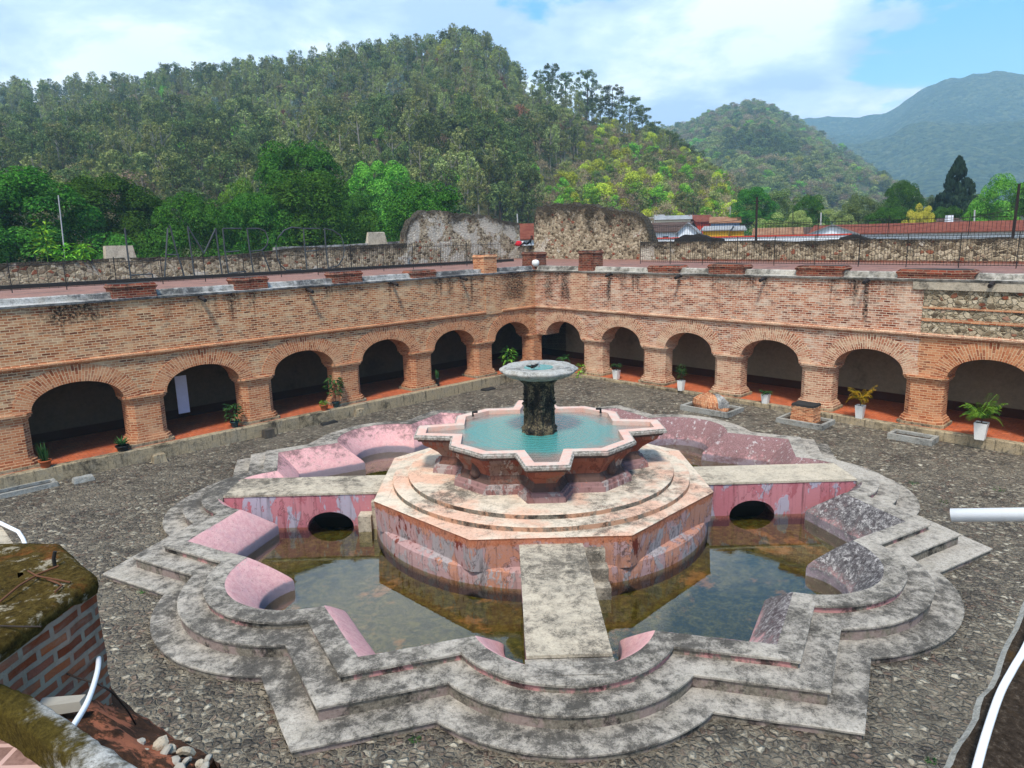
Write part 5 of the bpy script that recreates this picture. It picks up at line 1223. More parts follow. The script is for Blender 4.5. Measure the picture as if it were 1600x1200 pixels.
# ------------------------------------------------------------------ land beyond: terrain, hills, woods, trees, town
def px(P):
    q = P-CAM; d = q.y*cos(PITCH)-q.z*sin(PITCH); up = q.y*sin(PITCH)+q.z*cos(PITCH); X = F*q.x/d; Y = -F*up/d
    c, s = cos(ROLL), sin(ROLL); return 800+c*X-s*Y, 600+s*X+c*Y
def sstep(t): t = min(1, max(0, t)); return t*t*(3-2*t)
def ground_z(x, y):
    r = hypot(x, y); return -.35+4.9*sstep((r-72)/60)*sstep((y+20)/80)
m = MB(); rows = []
for r in [18, 40, 58, 72, 85, 100, 120, 150, 200, 300, 500, 900, 1700, 3500, 7000]:
    cxx, cyy = (FC.x, FC.y) if r < 50 else (0, 0)
    rows.append([(cxx+r*sin(t), cyy+r*cos(t), ground_z(cxx+r*sin(t), cyy+r*cos(t)) if r > 45 else -1.4) for t in [2*pi*k/96 for k in range(96)]])
m.grid(rows, True, smooth=True, flip=False); tag(m.build('terrain', 'earth', recalc=True), kind='structure')
def table(pts):
    o = []
    for u, v in pts: d = ray(u, v); o.append((atan2(d.x, d.y), d.z/hypot(d.x, d.y)))
    return np.array(o)
class Hill:
    def __init__(s, sky, dist, rb, lo=-75, hi=75, shape=1.0, bump=(.02, 4.0), nth=200, nr=60):
        s.T = table(sky); s.D = np.array([(atan2(*ray(u, 300).xy), d) for u, d in dist]); s.rb = rb; s.shape = shape; s.bump = bump
        s.lo, s.hi = radians(lo), radians(hi); s.nth, s.nr = nth, nr
    def rr(s, th): return float(np.interp(th, s.D[:, 0], s.D[:, 1]))
    def z(s, th, r):
        e = float(np.interp(th, s.T[:, 0], s.T[:, 1])); R = s.rr(th); b = s.rb; zr = max(H+e*R, 2.0); t = (r-b)/(R-b)
        zb = ground_z(r*sin(th), r*cos(th))-.4
        if t <= 0: return zb-.6
        if t <= 1: z = zb+(zr-zb)*(t**s.shape*(1-.18*t*(1-t)*4*.5))
        else: z = zb+(zr-zb)*max(-.1, 1-.25*(t-1)-.55*(t-1)**2)
        a = min(1, t*3)*(1 if t < .8 else max(.25, 1-(t-.8)*4)) if t <= 1 else .3
        return z+a*s.bump[1]*(mnoise.noise(Vector((r*sin(th)*s.bump[0], r*cos(th)*s.bump[0], 1)))+.5*mnoise.noise(Vector((r*sin(th)*s.bump[0]*2.7, r*cos(th)*s.bump[0]*2.7, 4))))
    def mesh(s, name, mat, fine=None):
        V, Fq = [], []
        for i in range(s.nr+1):
            for j in range(s.nth+1):
                th = s.lo+(s.hi-s.lo)*j/s.nth; R = s.rr(th); t = i/s.nr*1.18; r = s.rb+(R-s.rb)*t; z = s.z(th, r)
                if fine: z += fine[1]*max(0, mnoise.noise(Vector((r*sin(th)*fine[0], r*cos(th)*fine[0], 9))))*min(1, t*4)
                V.append((r*sin(th), r*cos(th), z))
        n = s.nth+1
        for i in range(s.nr):
            for j in range(s.nth): Fq.append((i*n+j, i*n+j+1, (i+1)*n+j+1, (i+1)*n+j))
        Fq = [f[::-1] for f in Fq]
        o = link_mesh(name, raw_mesh(name, V, Fq, mat, smooth=True)); tag(o, kind='structure'); return o
HM = Hill([(-900, 200), (-400, 168), (0, 160), (100, 158), (170, 152), (230, 146), (300, 137), (380, 127), (440, 121), (520, 106), (600, 96), (680, 82), (730, 74), (765, 88), (795, 125), (830, 154), (885, 165), (905, 180), (950, 197), (1000, 214), (1050, 240), (1090, 264), (1120, 292), (1150, 335), (1200, 372), (1500, 380), (2600, 385)],
          [(-900, 540), (0, 540), (250, 450), (500, 410), (730, 390), (900, 345), (1000, 310), (1150, 265), (1300, 240), (2400, 240)], 150, -72, 30, 1.0, (.018, 4.5), 230, 70)
HM.mesh('hill', 'hill_under')
H2 = Hill([(600, 330), (800, 300), (950, 240), (1030, 212), (1075, 203), (1105, 190), (1135, 180), (1165, 173), (1192, 172), (1212, 186), (1242, 201), (1282, 222), (1322, 247), (1362, 272), (1402, 300), (1440, 330), (1480, 350), (2600, 375)], [(0, 1050), (1000, 1080), (1300, 1000), (2400, 900)], 420, -20, 45, .9, (.006, 14), 200, 70)
H2.mesh('hill', 'hill_mid', (.06, 5))
H3 = Hill([(500, 330), (900, 260), (1150, 215), (1240, 190), (1300, 182), (1350, 179), (1385, 170), (1405, 160), (1440, 137), (1470, 123), (1515, 120), (1555, 118), (1600, 123), (1700, 128), (1850, 100), (2200, 140), (3200, 200)], [(0, 2700), (1300, 2800), (1600, 2500), (2600, 2300)], 1150, -15, 62, .95, (.0022, 65), 300, 90)
H3.mesh('hill', 'hill_far', (.022, 13))
# ------------------------------------------------------------------ trees
def leaf_quads(cent, rad, n, size, squash=(1, 1, .8), up=.35, shell=.55, zs=1.0, cap=0.0):
    cent = np.asarray(cent, float); rad = np.asarray(rad, float); k = rng.integers(0, len(cent), n)
    d = rng.normal(size=(n, 3)); fl = rng.random(n) < cap; d[fl, 2] = np.abs(d[fl, 2]); d /= np.linalg.norm(d, axis=1)[:, None]; rr = shell+(1-shell)*rng.random(n)**.6
    c = cent[k]+d*np.array(squash)*(rad[k]*rr)[:, None]
    nrm = d*1.8+rng.normal(size=(n, 3))*.6+np.array([0, 0, up]); nrm /= np.linalg.norm(nrm, axis=1)[:, None]
    a = np.cross(nrm, rng.normal(size=(n, 3))); a /= np.linalg.norm(a, axis=1)[:, None]; b = np.cross(nrm, a)
    s = (size*(.6+.8*rng.random(n)))[:, None]
    a = a*np.array([1, 1, zs]); b = b*np.array([1, 1, zs])
    V = np.stack([c-a*s, c+b*s*.55, c+a*s, c-b*s*.55], 1).reshape(-1, 3)
    return V, np.arange(n*4).reshape(n, 4)
def dome_tree(nclump=60, n=15000, size=.034, low=.12, flat=.8, seed=0, ragged=.10):
    n = int(n*3.6); size *= .49; nclump = int(nclump*1.25)
    r = np.random.default_rng(seed); C, R = [], []
    for _ in range(nclump):
        a = r.random()*2*pi; z = r.random()**.8; q = sqrt(max(0, 1-(z*.98)**2.6)); rr = q*(.82+1.5*ragged*r.normal())
        C.append((rr*cos(a)*.86, rr*sin(a)*.86, low+(1-low)*z*.90)); R.append(.13+.10*r.random())
    for _ in range(14): C.append((r.normal()*.3, r.normal()*.3, .3+.4*r.random())); R.append(.3)
    return leaf_quads(C, R, n, size, (1, 1, .55), .5, .88, .5, .88)
def trunk_mesh(name, h, r, limbs, mat='bark', seed=0):
    rr = random.Random(seed); m = MB(); m.tube([(0, 0, 0), (.01*h*rr.uniform(-1, 1), .01*h, h*.5), (.02*h*rr.uniform(-1, 1), 0, h)], [r, r*.75, r*.4], 7)
    for k in range(limbs):
        z = h*rr.uniform(.35, .8); a = rr.uniform(0, 2*pi); L = h*rr.uniform(.12, .26); m.tube([(0, 0, z), (cos(a)*L*.5, sin(a)*L*.5, z+L*.45), (cos(a)*L*.8, sin(a)*L*.8, z+L)], [r*.5, r*.3, r*.12], 5)
    o = m.build(name, mat); me = o.data; bpy.data.objects.remove(o); return me
CROWN = {}
MANGO = [raw_mesh('crown', *dome_tree(52+9*i, 16000, .031, .05, seed=i), 'leaf_mango') for i in range(3)]
MANGOP = [raw_mesh('crown', *dome_tree(48, 12000, .034, .05, seed=20+i), 'leaf_mango_pale') for i in range(2)]
OLIVE = [raw_mesh('crown', *dome_tree(44, 9000, .036, .12, seed=40, ragged=.2), 'leaf_olive')]
GOLD = [raw_mesh('crown', *dome_tree(40, 7000, .04, .12, seed=41, ragged=.2), 'leaf_gold')]
DARK = [raw_mesh('crown', *dome_tree(44, 9000, .036, .08, seed=42, ragged=.18), 'leaf_euc_dark')]
TR_D = trunk_mesh('trunk', .55, .05, 6)
CROWN = {}
def place_tree(name, u, vtop, wpx, dist, crowns, label, group, k=0, depth=1.0):
    T = at_d(u, vtop, dist); zg = ground_z(T.x, T.y)-.3; h = T.z-zg; R = wpx/2/F*dist*1.02
    t = thing(name, label, 'tree', (T.x, T.y, zg), random.uniform(0, 6), group); t.scale = (R, R*depth, h)
    link_mesh('trunk', TR_D, t); link_mesh('crown', crowns[k % len(crowns)], t); return t
gl = 'leafy trees behind the left terrace'
for q in ((30, 262, 250, 84, MANGO, 0, 'broad dense green tree at the far left edge behind the terrace'), (160, 270, 190, 92, MANGO, 1, 'rounded green tree with paler leaf tips, second from the left edge'),
          (290, 300, 170, 82, MANGO, 2, 'lower dark green tree directly behind the iron letters A and M'), (365, 278, 110, 100, MANGOP, 0, 'small pale green tree squeezed between two large dark trees'),
          (455, 220, 190, 105, MANGO, 0, 'tallest deep green tree of the left group'), (478, 264, 215, 86, MANGO, 1, 'wide green tree in front of the tallest one, behind the letters C and D'),
          (590, 242, 150, 104, MANGOP, 1, 'light green rounded tree left of the plastered ruin'), (662, 282, 185, 84, MANGO, 2, 'dark round tree immediately behind the plastered ruin'), (545, 300, 110, 95, MANGO, 0, 'dark green tree filling the space below the light green rounded one'),
          (-110, 250, 220, 90, MANGO, 2, 'green tree mostly outside the left edge of the view'), (215, 300, 120, 95, MANGO, 0, 'shaded green tree between the two leftmost crowns and the iron letter A'), (390, 300, 150, 84, MANGO, 1, 'dark green tree behind the iron letter R')):
    place_tree('broadleaf_tree', q[0], q[1], q[2], q[3], q[4], q[6], gl, q[5])
gr = 'trees beyond the roofs on the right'
for q in ((1180, 292, 90, 150, MANGO, 0, 'dark green tree behind the dark utility pole'), (1222, 296, 80, 160, DARK, 0, 'dull dark tree just right of the utility pole'), (1267, 303, 66, 140, MANGO, 1, 'rounded green tree right of the utility pole, above pale bushes'),
          (1235, 328, 90, 125, OLIVE, 0, 'pale olive bushy tree low behind the orange roof'), (1345, 306, 70, 150, DARK, 0, 'dark brownish bushy tree left of the round green one'), (1335, 302, 26, 170, DARK, 0, 'small dark treetop standing above the bushes'),
          (1411, 281, 72, 150, MANGO, 2, 'round dark green tree left of the conifer'), (1440, 318, 46, 125, GOLD, 0, 'small yellow flowering tree over the red roof'), (1390, 322, 90, 128, MANGO, 1, 'flat spreading green tree behind the red tiled ridge'),
          (1577, 271, 95, 120, MANGOP, 0, 'bright green tree at the right edge by the leaning pole'), (1540, 318, 80, 130, MANGO, 0, 'green bush like tree between the conifer and the right edge'), (1480, 322, 70, 132, MANGO, 2, 'green tree at the foot of the tall conifer'),
          (1462, 305, 44, 210, DARK, 0, 'bluish dark tree in the gap left of the conifer'), (1660, 265, 120, 120, MANGO, 0, 'green tree just outside the right edge'), (1300, 325, 70, 150, OLIVE, 0, 'pale green tree behind the white gable'), (1520, 300, 60, 180, DARK, 0, 'dark tree behind the conifer')):
    place_tree('broadleaf_tree', q[0], q[1], q[2], q[3], q[4], q[6], gr, q[5])
# conifer: tiers of drooping branches
C, R = [], []
rq = np.random.default_rng(5)
for k in range(150):
    z = rq.random()**.8; rad = (1-z)**.85*(.75+.3*rq.random()); a = rq.random()*2*pi; C.append((rad*cos(a), rad*sin(a), .07+.9*z)); R.append(.05+.10*(1-z))
for k in range(30): z = rq.random(); C.append((rq.normal()*.15*(1-z), rq.normal()*.15*(1-z), .1+.85*z)); R.append(.12*(1-z)+.05)
PINE = raw_mesh('crown', *leaf_quads(C, R, 15000, .03, (1.5, 1.5, .35)), 'leaf_pine'); TRP = trunk_mesh('trunk', .95, .04, 0)
T = at_d(1500, 243, 150); zg = ground_z(T.x, T.y)-.3; t = thing('conifer', 'tall dark pyramid shaped conifer standing above all the right hand trees', 'tree', (T.x, T.y, zg), 0); R_ = 84/2/F*150; t.scale = (R_, R_, T.z-zg); link_mesh('trunk', TRP, t); link_mesh('crown', PINE, t)
# eucalyptus and hillside prototypes, one metre tall, reused at many sizes
def euc(seed, n=950, ncl=30, lo=.46, spread=.14, size=.018):
    n = int(n*2.0); size *= .66; ncl = int(ncl*1.3)
    return euc_(seed, n, ncl, lo, spread, size)
def euc_(seed, n, ncl, lo, spread, size):
    r = np.random.default_rng(seed); C, R = [], []
    for _ in range(ncl):
        z = lo+(1-lo)*r.random()**.85; w = spread*(1.15-abs((z-lo)/(1-lo)-.45)); a = r.random()*6.3; q = sqrt(r.random()); C.append((w*q*cos(a)*1.1, w*q*sin(a)*1.1, z*.95)); R.append(.028+.036*r.random())
    return leaf_quads(C, R, n, size, (1, 1, .9))
def bushcrown(seed, n=900, ncl=16, lo=.25, spread=.38, size=.036):
    n = int(n*2.0); size *= .68; ncl = int(ncl*1.4)
    r = np.random.default_rng(seed); C, R = [], []
    for _ in range(ncl):
        z = lo+(1-lo)*r.random()**.6; w = spread*sqrt(max(.05, 1-((z-lo)/(1-lo))**2.4)); a = r.random()*6.3; q = r.random()**.4; C.append((w*q*cos(a), w*q*sin(a), z*.9)); R.append(.09+.07*r.random())
    return leaf_quads(C, R, n, size, (1, 1, .75))
def with_trunk(VF, leafm, barkm, h, r, limbs, seed):
    tm = trunk_mesh('x', h, r, limbs, 'bark', seed); tv = np.array([v.co for v in tm.vertices]); tf = [p.vertices[:] for p in tm.polygons]
    V, Fq = VF; me = bpy.data.meshes.new('hill_tree'); me.from_pydata(np.vstack([V, tv]).tolist(), [], Fq.tolist()+[tuple(i+len(V) for i in f) for f in tf])
    me.materials.append(MATS[leafm]); me.materials.append(MATS[barkm]); me.polygons.foreach_set('material_index', [0]*len(Fq)+[1]*len(tf)); me.update(); return me
PROTO = {}
for nm, fn, lm, bm_, hh, rr_, lb in (('euc_a', lambda: euc(1), 'leaf_euc', 'bark_pale', .92, .017, 4), ('euc_b', lambda: euc(2, 800, 24, .5, .13), 'leaf_euc', 'bark_pale', .92, .016, 4), ('euc_c', lambda: euc(3, 1250, 44, .3, .2), 'leaf_euc_dark', 'bark', .9, .014, 4),
        ('euc_d', lambda: euc(4, 700, 22, .45, .12), 'leaf_euc_blue', 'bark_pale', .92, .010, 3), ('dark', lambda: bushcrown(5, 1100, 20, .12, .3), 'leaf_euc_dark', 'bark', .6, .03, 3), ('yellow', lambda: bushcrown(6), 'leaf_yellow', 'bark', .5, .02, 3), ('lime', lambda: bushcrown(7), 'leaf_lime', 'bark', .5, .02, 3),
        ('olive', lambda: bushcrown(8), 'leaf_olive', 'bark', .5, .02, 3), ('brown', lambda: bushcrown(9, 420, 18, .3, .36, .028), 'leaf_brown', 'bark_pale', .6, .011, 9), ('bare', lambda: bushcrown(10, 160, 14, .4, .34, .026), 'leaf_brown', 'bark_pale', .62, .010, 12), ('red', lambda: bushcrown(11, 600), 'leaf_red', 'bark', .6, .02, 4)):
    PROTO[nm] = with_trunk(fn(), lm, bm_, hh, rr_, lb, len(nm))
WOOD = {}
def wood(nm, P, s, rz, tall): WOOD.setdefault(nm, []).append((tuple(P), s, rz, tall))
KINDS = {'e': (('euc_a', 'euc_b', 'euc_c', 'euc_d', 'olive', 'dark', 'brown', 'bare', 'lime', 'red'), (.29, .22, .2, .06, .07, .04, .06, .04, .01, .01)),
         'd': (('euc_c', 'euc_a', 'dark', 'olive', 'bare', 'brown', 'euc_b', 'lime'), (.38, .16, .14, .07, .10, .05, .08, .02)),
         'm': (('euc_a', 'euc_b', 'euc_c', 'bare', 'yellow', 'brown', 'olive', 'dark', 'red'), (.27, .2, .14, .12, .03, .1, .08, .04, .02)),
         'y': (('yellow', 'lime', 'brown', 'bare', 'olive', 'euc_c', 'euc_a'), (.17, .10, .24, .21, .18, .06, .04))}
cnt = 0; tries = 0
while cnt < 3400 and tries < 40000:
    tries += 1
    th = random.uniform(radians(-50), radians(20)); R = HM.rr(th); b = HM.rb; r = sqrt(random.uniform((b+8)**2, (R*1.06)**2)); x, y = r*sin(th), r*cos(th); z = HM.z(th, r)
    if z < 3.5 and r < 175: continue
    u, v = px(Vector((x, y, z))); t = (r-b)/(R-b)
    if u > 1180 or u < -260: continue
    if 815 < u < 900 and t > .88 and random.random() < .93: continue
    zone = 'y' if (u > 905 and v > 195+.15*(u-905)) or (u > 830 and v > 285) else ('d' if v > 235 and u < 860 else ('m' if u > 640 else 'e'))
    ks, pr = KINDS[zone]; nm = ks[int(np.searchsorted(np.cumsum(pr), random.random()*sum(pr)))]
    if t > .86 and nm in ('bare', 'brown', 'lime', 'red', 'olive'): nm = 'euc_b'
    hgt = {'e': 15, 'd': 17, 'm': 14, 'y': 8.5}[zone]*random.uniform(.65, 1.2)
    if nm in ('yellow', 'lime', 'olive', 'brown', 'bare', 'red', 'dark'): hgt = min(hgt, random.uniform(6.5, 10.5)) if zone == 'y' else hgt*.75
    if t > .95: hgt *= .8
    wood(nm, (x, y, z-.4), hgt, random.uniform(0, 6.28), random.uniform(.75, 1.1)); cnt += 1
H2N = 0; tries = 0
while H2N < 2600 and tries < 30000:
    tries += 1; th = random.uniform(radians(8), radians(38)); R = H2.rr(th); b = H2.rb; r = sqrt(random.uniform((b+30)**2, (R*1.02)**2)); x, y = r*sin(th), r*cos(th); z = H2.z(th, r); u, v = px(Vector((x, y, z)))
    if z < 6: continue
    nm = random.choices(['olive', 'dark', 'lime', 'brown', 'bare', 'yellow'], [.40, .26, .05, .18, .12, .01])[0]
    if 1130 < u < 1240 and 225 < v < 265: nm = 'dark'
    wood(nm, (x, y, z-1.0), random.uniform(10, 18), random.uniform(0, 6.28), 1.15); H2N += 1
def gn_scatter(name, mesh, items):
    proto = bpy.data.objects.new('hill_tree_source', mesh)
    me = bpy.data.meshes.new(name); me.from_pydata([i[0] for i in items], [], [])
    a = me.attributes.new('size', 'FLOAT_VECTOR', 'POINT'); a.data.foreach_set('vector', np.array([(s*w, s*w, s) for _, s, _, w in items], np.float32).ravel())
    a = me.attributes.new('turn', 'FLOAT_VECTOR', 'POINT'); a.data.foreach_set('vector', np.array([(random.uniform(-.05, .05), random.uniform(-.05, .05), rz) for _, _, rz, _ in items], np.float32).ravel())
    o = bpy.data.objects.new(name, me); COL.objects.link(o)
    ng = bpy.data.node_groups.new(name, 'GeometryNodeTree'); ng.interface.new_socket('Geometry', in_out='INPUT', socket_type='NodeSocketGeometry'); ng.interface.new_socket('Geometry', in_out='OUTPUT', socket_type='NodeSocketGeometry')
    N = ng.nodes; gi = N.new('NodeGroupInput'); go = N.new('NodeGroupOutput'); ip = N.new('GeometryNodeInstanceOnPoints'); oi = N.new('GeometryNodeObjectInfo'); oi.inputs['Object'].default_value = proto; oi.inputs['As Instance'].default_value = True
    na = N.new('GeometryNodeInputNamedAttribute'); na.data_type = 'FLOAT_VECTOR'; na.inputs[0].default_value = 'size'; nb = N.new('GeometryNodeInputNamedAttribute'); nb.data_type = 'FLOAT_VECTOR'; nb.inputs[0].default_value = 'turn'
    Lk = ng.links; Lk.new(gi.outputs[0], ip.inputs['Points']); Lk.new(oi.outputs['Geometry'], ip.inputs['Instance']); Lk.new(na.outputs['Attribute'], ip.inputs['Scale']); Lk.new(nb.outputs['Attribute'], ip.inputs['Rotation']); Lk.new(ip.outputs[0], go.inputs[0])
    md = o.modifiers.new('scatter', 'NODES'); md.node_group = ng
    return tag(o, kind='stuff')
NAMES = {'euc_a': 'eucalyptus_wood', 'euc_b': 'slender_eucalyptus_wood', 'euc_c': 'dark_eucalyptus_wood', 'euc_d': 'blue_eucalyptus_wood', 'dark': 'dark_wood', 'yellow': 'yellow_green_wood', 'lime': 'bright_green_wood', 'olive': 'olive_wood', 'brown': 'dry_brown_wood', 'bare': 'bare_wood', 'red': 'reddish_wood'}
WL = {'euc_a': 'grey green eucalyptus trees covering the hill', 'euc_b': 'slender thin crowned eucalyptus on the hill', 'euc_c': 'dark thick eucalyptus trees on the hill', 'euc_d': 'bluish eucalyptus trees scattered on the hill', 'dark': 'round dark trees among the hillside woods', 'yellow': 'yellow green trees on the sunny right flank of the hill', 'lime': 'bright fresh green trees on the hillsides', 'olive': 'olive green scrubby trees on the hillsides', 'brown': 'dry brown leaved trees on the hillsides', 'bare': 'nearly bare pale twigged trees on the hillsides', 'red': 'few reddish brown trees on the hill'}
for nm, items in WOOD.items():
    o = gn_scatter(NAMES[nm], PROTO[nm], items); o['label'] = WL[nm]; o['category'] = 'woods'
# trees one can tell apart along the skyline
def split_proto(VF, leafm, barkm, h, r, limbs, seed):
    return trunk_mesh('trunk', h, r, limbs, barkm, seed), raw_mesh('crown', *VF, leafm)
SK = [split_proto(euc(30+i, 3000, 60, .22, .23+.02*i, .017), ('leaf_euc_dark', 'leaf_euc_dark', 'leaf_euc', 'leaf_euc_blue')[i], 'bark', .92, .012, 5, i) for i in range(4)]
def sky_tree(u, vtop, k, label, group, hpx=None, wide=1.0):
    th = atan2(*ray(u, vtop).xy); R = HM.rr(th)*.985; x, y = R*sin(th), R*cos(th); zg = HM.z(th, R)-.6; d = ray(u, vtop); zt = H+d.z/hypot(d.x, d.y)*R; h = max(6.5, zt-zg)
    t = thing('eucalyptus_tree', label, 'tree', (x, y, zg), random.uniform(0, 6), group); t.scale = (h*wide, h*wide, h); link_mesh('trunk', SK[k][0], t); link_mesh('crown', SK[k][1], t)
for u, v, k, wd, lab in ((862, 97, 0, 1.0, 'tall thin dark eucalyptus beside the bare summit clearing, left of the pair'), (883, 112, 1, 1.2, 'spreading dark eucalyptus with visible trunk at the right of the summit clearing'), (845, 108, 0, 1.3, 'dense dark eucalyptus left of the summit clearing'), (957, 131, 0, 1.25, 'tallest dark eucalyptus on the right shoulder of the hill'), (985, 148, 1, 1.3, 'dense eucalyptus on the shoulder just right of the tallest there'), (938, 150, 1, 1.2, 'dark eucalyptus just left of the tallest on the shoulder'), (1004, 166, 0, 1.3, 'lower dark eucalyptus at the right end of the shoulder group'),
                      (318, 96, 0, 1.3, 'prominent dark eucalyptus rising over the left ridge'), (296, 106, 0, 1.1, 'dark eucalyptus next to the prominent one on the left ridge'), (236, 113, 1, 1.2, 'lone open crowned eucalyptus on the left ridge'), (725, 42, 1, 1.2, 'highest eucalyptus on the summit'), (738, 44, 0, 1.2, 'dark eucalyptus right beside the highest on the summit')):
    sky_tree(u, v, k, lab, 'eucalyptus trees on the skyline', wide=wd)
for i in range(58):
    u = -40+i*15.2+random.uniform(-5, 5)
    if u > 815: u = 905+(i-56)*12
    base_v = float(np.interp(u, [-100, 0, 170, 230, 300, 380, 440, 520, 600, 680, 730, 765, 795, 820], [128, 128, 124, 120, 112, 104, 96, 82, 72, 58, 50, 64, 88, 104]))
    sky_tree(u, base_v+random.uniform(-4, 9), random.choice([0, 1, 2, 3]) if u > 180 else 3, 'thin crowned eucalyptus in the row along the hill skyline', 'row of eucalyptus along the hill skyline', wide=random.uniform(.9, 1.35))
for i in range(14):
    u = 1015+i*8.5+random.uniform(-3, 3); bv = float(np.interp(u, [1010, 1030, 1060, 1090, 1115, 1140], [178, 196, 212, 234, 262, 292]))
    sky_tree(u, bv+random.uniform(-4, 8), random.choice([0, 1]), 'dark eucalyptus on the falling right end of the hill', 'dark eucalyptus down the right end of the hill', wide=random.uniform(1.1, 1.5))
# ------------------------------------------------------------------ town
def house(u, v_eave, v_ridge, wpx, dist, depth, rz, wall, roof, label, name='house', along=True, windows=0, hip=False, overhang=.35, base=None):
    E_ = at_d(u, v_eave, dist); R_ = at_d(u, v_ridge, dist); w = wpx/F*dist; zg = ground_z(E_.x, E_.y)-.3; he, hr = E_.z-zg, max(R_.z-zg, E_.z-zg+.25)
    face = atan2(E_.x, E_.y)
    t = thing(name, label, 'house', (E_.x, E_.y, zg), -face+rz); m = MB(); x, y = w/2, depth
    m.box(-x, x, 0, y, 0, he)
    if not along: m.face([(-x, 0, he), (x, 0, he), (0, 0, hr)]); m.face([(x, y, he), (-x, y, he), (0, y, hr)])
    else: m.face([(-x, 0, he), (-x, y, he), (-x, y/2, hr)]); m.face([(x, y, he), (x, 0, he), (x, y/2, hr)])
    wl = m.build('wall', wall, t); m = MB(); o = overhang; th = .12
    if along:
        sl = (hr-he)/(y/2)
        for s in (0, 1):
            ya, yb = (-o, y/2) if s == 0 else (y+o, y/2); za = he-sl*o
            q = [(-x-o, ya, za+th), (x+o, ya, za+th), (x+o, yb, hr+th), (-x-o, yb, hr+th)]; m.face(q if s == 0 else q[::-1], [(p[0], p[1]) for p in (q if s == 0 else q[::-1])])
            q2 = [(a, b, c-th) for a, b, c in q]; m.face(q2[::-1] if s == 0 else q2); m.face([q2[0], q2[1], q[1], q[0]])
            m.face([q2[1], q2[2], q[2], q[1]]); m.face([q2[3], q2[0], q[0], q[3]])
    else:
        sl = (hr-he)/x
        for s in (-1, 1):
            q = [(s*(x+o), -o, he-sl*o+th), (0, -o, hr+th), (0, y+o, hr+th), (s*(x+o), y+o, he-sl*o+th)]; m.face(q if s < 0 else q[::-1], [(p[1], p[0]) for p in (q if s < 0 else q[::-1])])
            q2 = [(a, b, c-th) for a, b, c in q]; m.face(q2[::-1]); m.face([q2[0], q2[1], q[1], q[0]]); m.face([q2[0], q2[3], q[3], q[0]])
    m.build('roof', roof, t)
    for k in range(windows):
        m = MB(); xx = -x+(k+.5)*w/windows; m.box(xx-.35, xx+.35, -.03, .05, he-1.5, he-.55); m.build('window', 'glass_dark', t)
    return t
RB = radians(-6)
house(1480, 362, 348, 330, 100, 9, 0, 'wall_white', 'roof_tile', 'long white house under a wide red tiled roof on the right', overhang=.5)
house(1300, 366, 352, 62, 96, 8, 0, 'wall_white', 'roof_sheet', 'white gabled house end with orange centre left of the long red roof', along=False)
house(1215, 367, 357, 62, 98, 7, 0, 'wall_white', 'roof_tile_pale', 'low white house with faded orange tiles right of the dark pole')
house(1262, 366, 356, 40, 104, 6, 0, 'wall_cream', 'roof_tile_brown', 'small house with dark grey roof between the orange roof and the white gable')
house(1040, 362, 348, 56, 92, 8, radians(-12), 'wall_white', 'roof_tile_brown', 'white house with brown roof right beside the tall rubble ruin', windows=1)
house(1074, 362, 349, 26, 91, 7, radians(-4), 'wall_white', 'roof_sheet', 'white gable end standing right of the brown roof', along=False)
house(1118, 360, 354, 36, 108, 6, radians(-8), 'wall_yellow', 'roof_sheet', 'yellow house with grey sheet roof, left one of two')
house(1147, 360, 354, 28, 110, 5, radians(6), 'wall_yellow', 'roof_sheet', 'bright yellow house with grey sheet roof, right one of two')
house(1103, 346, 336, 28, 150, 8, radians(20), 'wall_red', 'roof_tile', 'red walled house high above the yellow ones')
house(1133, 348, 339, 40, 145, 7, 0, 'wall_blue', 'roof_tile_pale', 'pale blue house with faded tiled roof behind the yellow ones', windows=2)
house(1052, 343, 337, 50, 150, 7, 0, 'wall_cream', 'roof_sheet', 'pale cream house with sheet roof in front of the hill foot')
house(1020, 341, 336, 30, 160, 6, 0, 'wall_white', 'roof_sheet', 'small white house close to the hill foot beside the ruin')
house(1078, 344, 336, 30, 165, 6, radians(10), 'wall_white', 'roof_tile_brown', 'white house with rusty roof left of the red walled one')
house(1165, 350, 343, 34, 150, 6, 0, 'wall_white', 'roof_tile_pale', 'whitewashed house half hidden by the dark tree')
house(1512, 350, 341, 66, 125, 8, 0, 'wall_cream', 'roof_tile_brown', 'house with low dark brown roof behind the long red one')
house(1600, 352, 337, 66, 118, 9, 0, 'wall_white', 'roof_sheet', 'grey gabled house at the right edge behind the pole', along=False)
house(824, 372, 350, 60, 92, 6, 0, 'wall_white', 'roof_tile', 'white house seen through the gap between the two ruins')
P = at_d(1482, 352, 112); zg = ground_z(P.x, P.y); m = MB(); m.box(-.5, .5, -.4, .4, 0, 10.6-zg, tap=.12); o = m.build('chimney_stack', 'wall_white'); o.location = (P.x, P.y, zg); tag(o, 'white tapering chimney rising behind the long red roof', 'chimney')
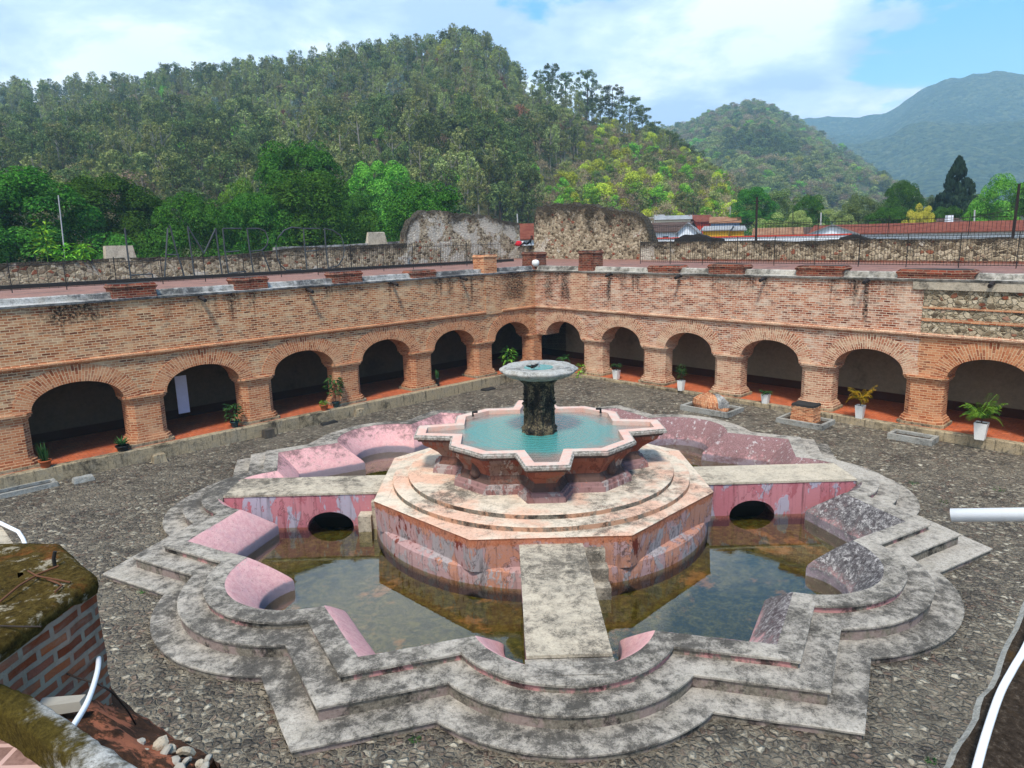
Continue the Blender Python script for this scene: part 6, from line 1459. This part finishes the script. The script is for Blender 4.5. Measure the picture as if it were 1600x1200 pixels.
# long white street wall
a = at_d(1010, 374, 84); b = at_d(1330, 372, 84); zt = at_d(1160, 370.5, 84).z
m = MB(); d = b-a; L = d.xy.length; m.box(0, L, 0, .3, -6, 0); o = m.build('street_wall', 'wall_white'); o.location = (a.x, a.y, zt); o.rotation_euler = (0, 0, atan2(d.y, d.x)); tag(o, 'long white street wall with thin red top running behind the right railing', 'wall')
m = MB(); m.box(-.05, L+.05, -.08, .38, .0, .14); c = m.build('wall_cap', 'wall_red', o)
def pole(u0, v0, u1, v1, dist, r, mat, label, arm=None):
    A = at_d(u0, v0, dist); B = at_d(u1, v1, dist); zg = ground_z(B.x, B.y)-.2; t = A-B; k = (zg-B.z)/t.z if abs(t.z) > 1e-6 else 0; b0 = B+t*k
    T = thing('utility_pole', label, 'pole', tuple(b0), 0); m = MB(); m.tube([Vector((0, 0, 0)), A-b0], [r, r*.7], 8); m.build('shaft', mat, T)
    if arm: m = MB(); q = A-b0; m.tube([q+Vector((-arm, 0, -.4)), q+Vector((arm, 0, -.4))], .05, 6); m.build('crossarm', mat, T)
    return A
w1 = pole(1183, 308, 1181, 376, 80, .16, 'pole_wood', 'thick dark utility pole in front of the dark trees', .5); w2 = pole(1593, 287, 1582, 374, 72, .15, 'pole_wood', 'dark leaning utility pole at the right edge')
pole(1523, 328, 1522, 350, 112, .13, 'pole_concrete', 'slim pale pole above the long red roof'); w3 = pole(1283, 332, 1282, 358, 106, .13, 'pole_concrete', 'slim pale pole behind the white gable'); pole(1239, 326, 1239, 352, 90, .07, 'black_iron', 'thin dark pole right of the orange roof')
pole(1141, 322, 1141, 340, 150, .14, 'pole_concrete', 'short pale pole standing over the pale blue house', .6); pole(91, 305, 102, 405, 66, .06, 'pole_concrete', 'thin pale street lamp pole in front of the left trees'); w4 = pole(808, 334, 809, 352, 80, .10, 'pole_concrete', 'thin pole behind the gap between the ruins')
def wire(a, b, sag, label):
    m = MB(); b0 = a.copy(); P = [a.lerp(b, t/12)-b0-Vector((0, 0, sag*4*(t/12)*(1-t/12))) for t in range(13)]; m.tube(P, .022, 4); o = m.build('power_line', 'wire'); o.location = b0; tag(o, label, 'power line')
wire(w1-Vector((0, 0, 2.0)), at_d(1590, 326, 72), 1.2, 'power line from the thick dark pole to the leaning pole'); wire(w1-Vector((0, 0, 2.1)), w4, 1.0, 'power line from the thick dark pole to the pole behind the gap')
# plants on the left terrace edge
for u, v, h, lab in ((74, 406, 2.4, 'tall pale green leafy weed standing on the left rubble wall'), (101, 405, .9, 'small round green weed on the left rubble wall'), (130, 405, 1.0, 'low leaning green weed on the left rubble wall')):
    P = at_w(u, v, 'L', OL-.4); m = MB(); bushy(m, Vector((0, 0, 0)), 70, .45, h, .42); m.tube([(0, 0, -.3), (.1, 0, h*.6), (.25 if v == 406 else 0, 0, h)], .03, 5); o = m.build('weed_plant', 'leaf_lime'); o.location = P; tag(o, lab, 'plant')
# ------------------------------------------------------------------ air
def haze_mat():
    m = bpy.data.materials.new('haze_air'); m.use_nodes = True; nt = m.node_tree; nt.nodes.clear(); g = NT(nt)
    o = g.node('ShaderNodeOutputMaterial'); v = g.node('ShaderNodeVolumePrincipled', {'Color': (.52, .80, 1.0, 1), 'Density': .00030, 'Anisotropy': .0}); nt.links.new(v.outputs[0], o.inputs['Volume'])
    return m
mh = haze_mat()
m = MB(); m.box(-1500, 3300, -150, 3350, -6, 760); me = bpy.data.meshes.new('haze'); me.from_pydata(m.v, [], m.f); me.materials.append(mh); me.validate(); o = bpy.data.objects.new('haze', me); COL.objects.link(o)
bm = bmesh.new(); bm.from_mesh(me); bmesh.ops.remove_doubles(bm, verts=bm.verts, dist=.01); bmesh.ops.recalc_face_normals(bm, faces=bm.faces); bm.to_mesh(me); bm.free()
tag(o, kind='stuff')
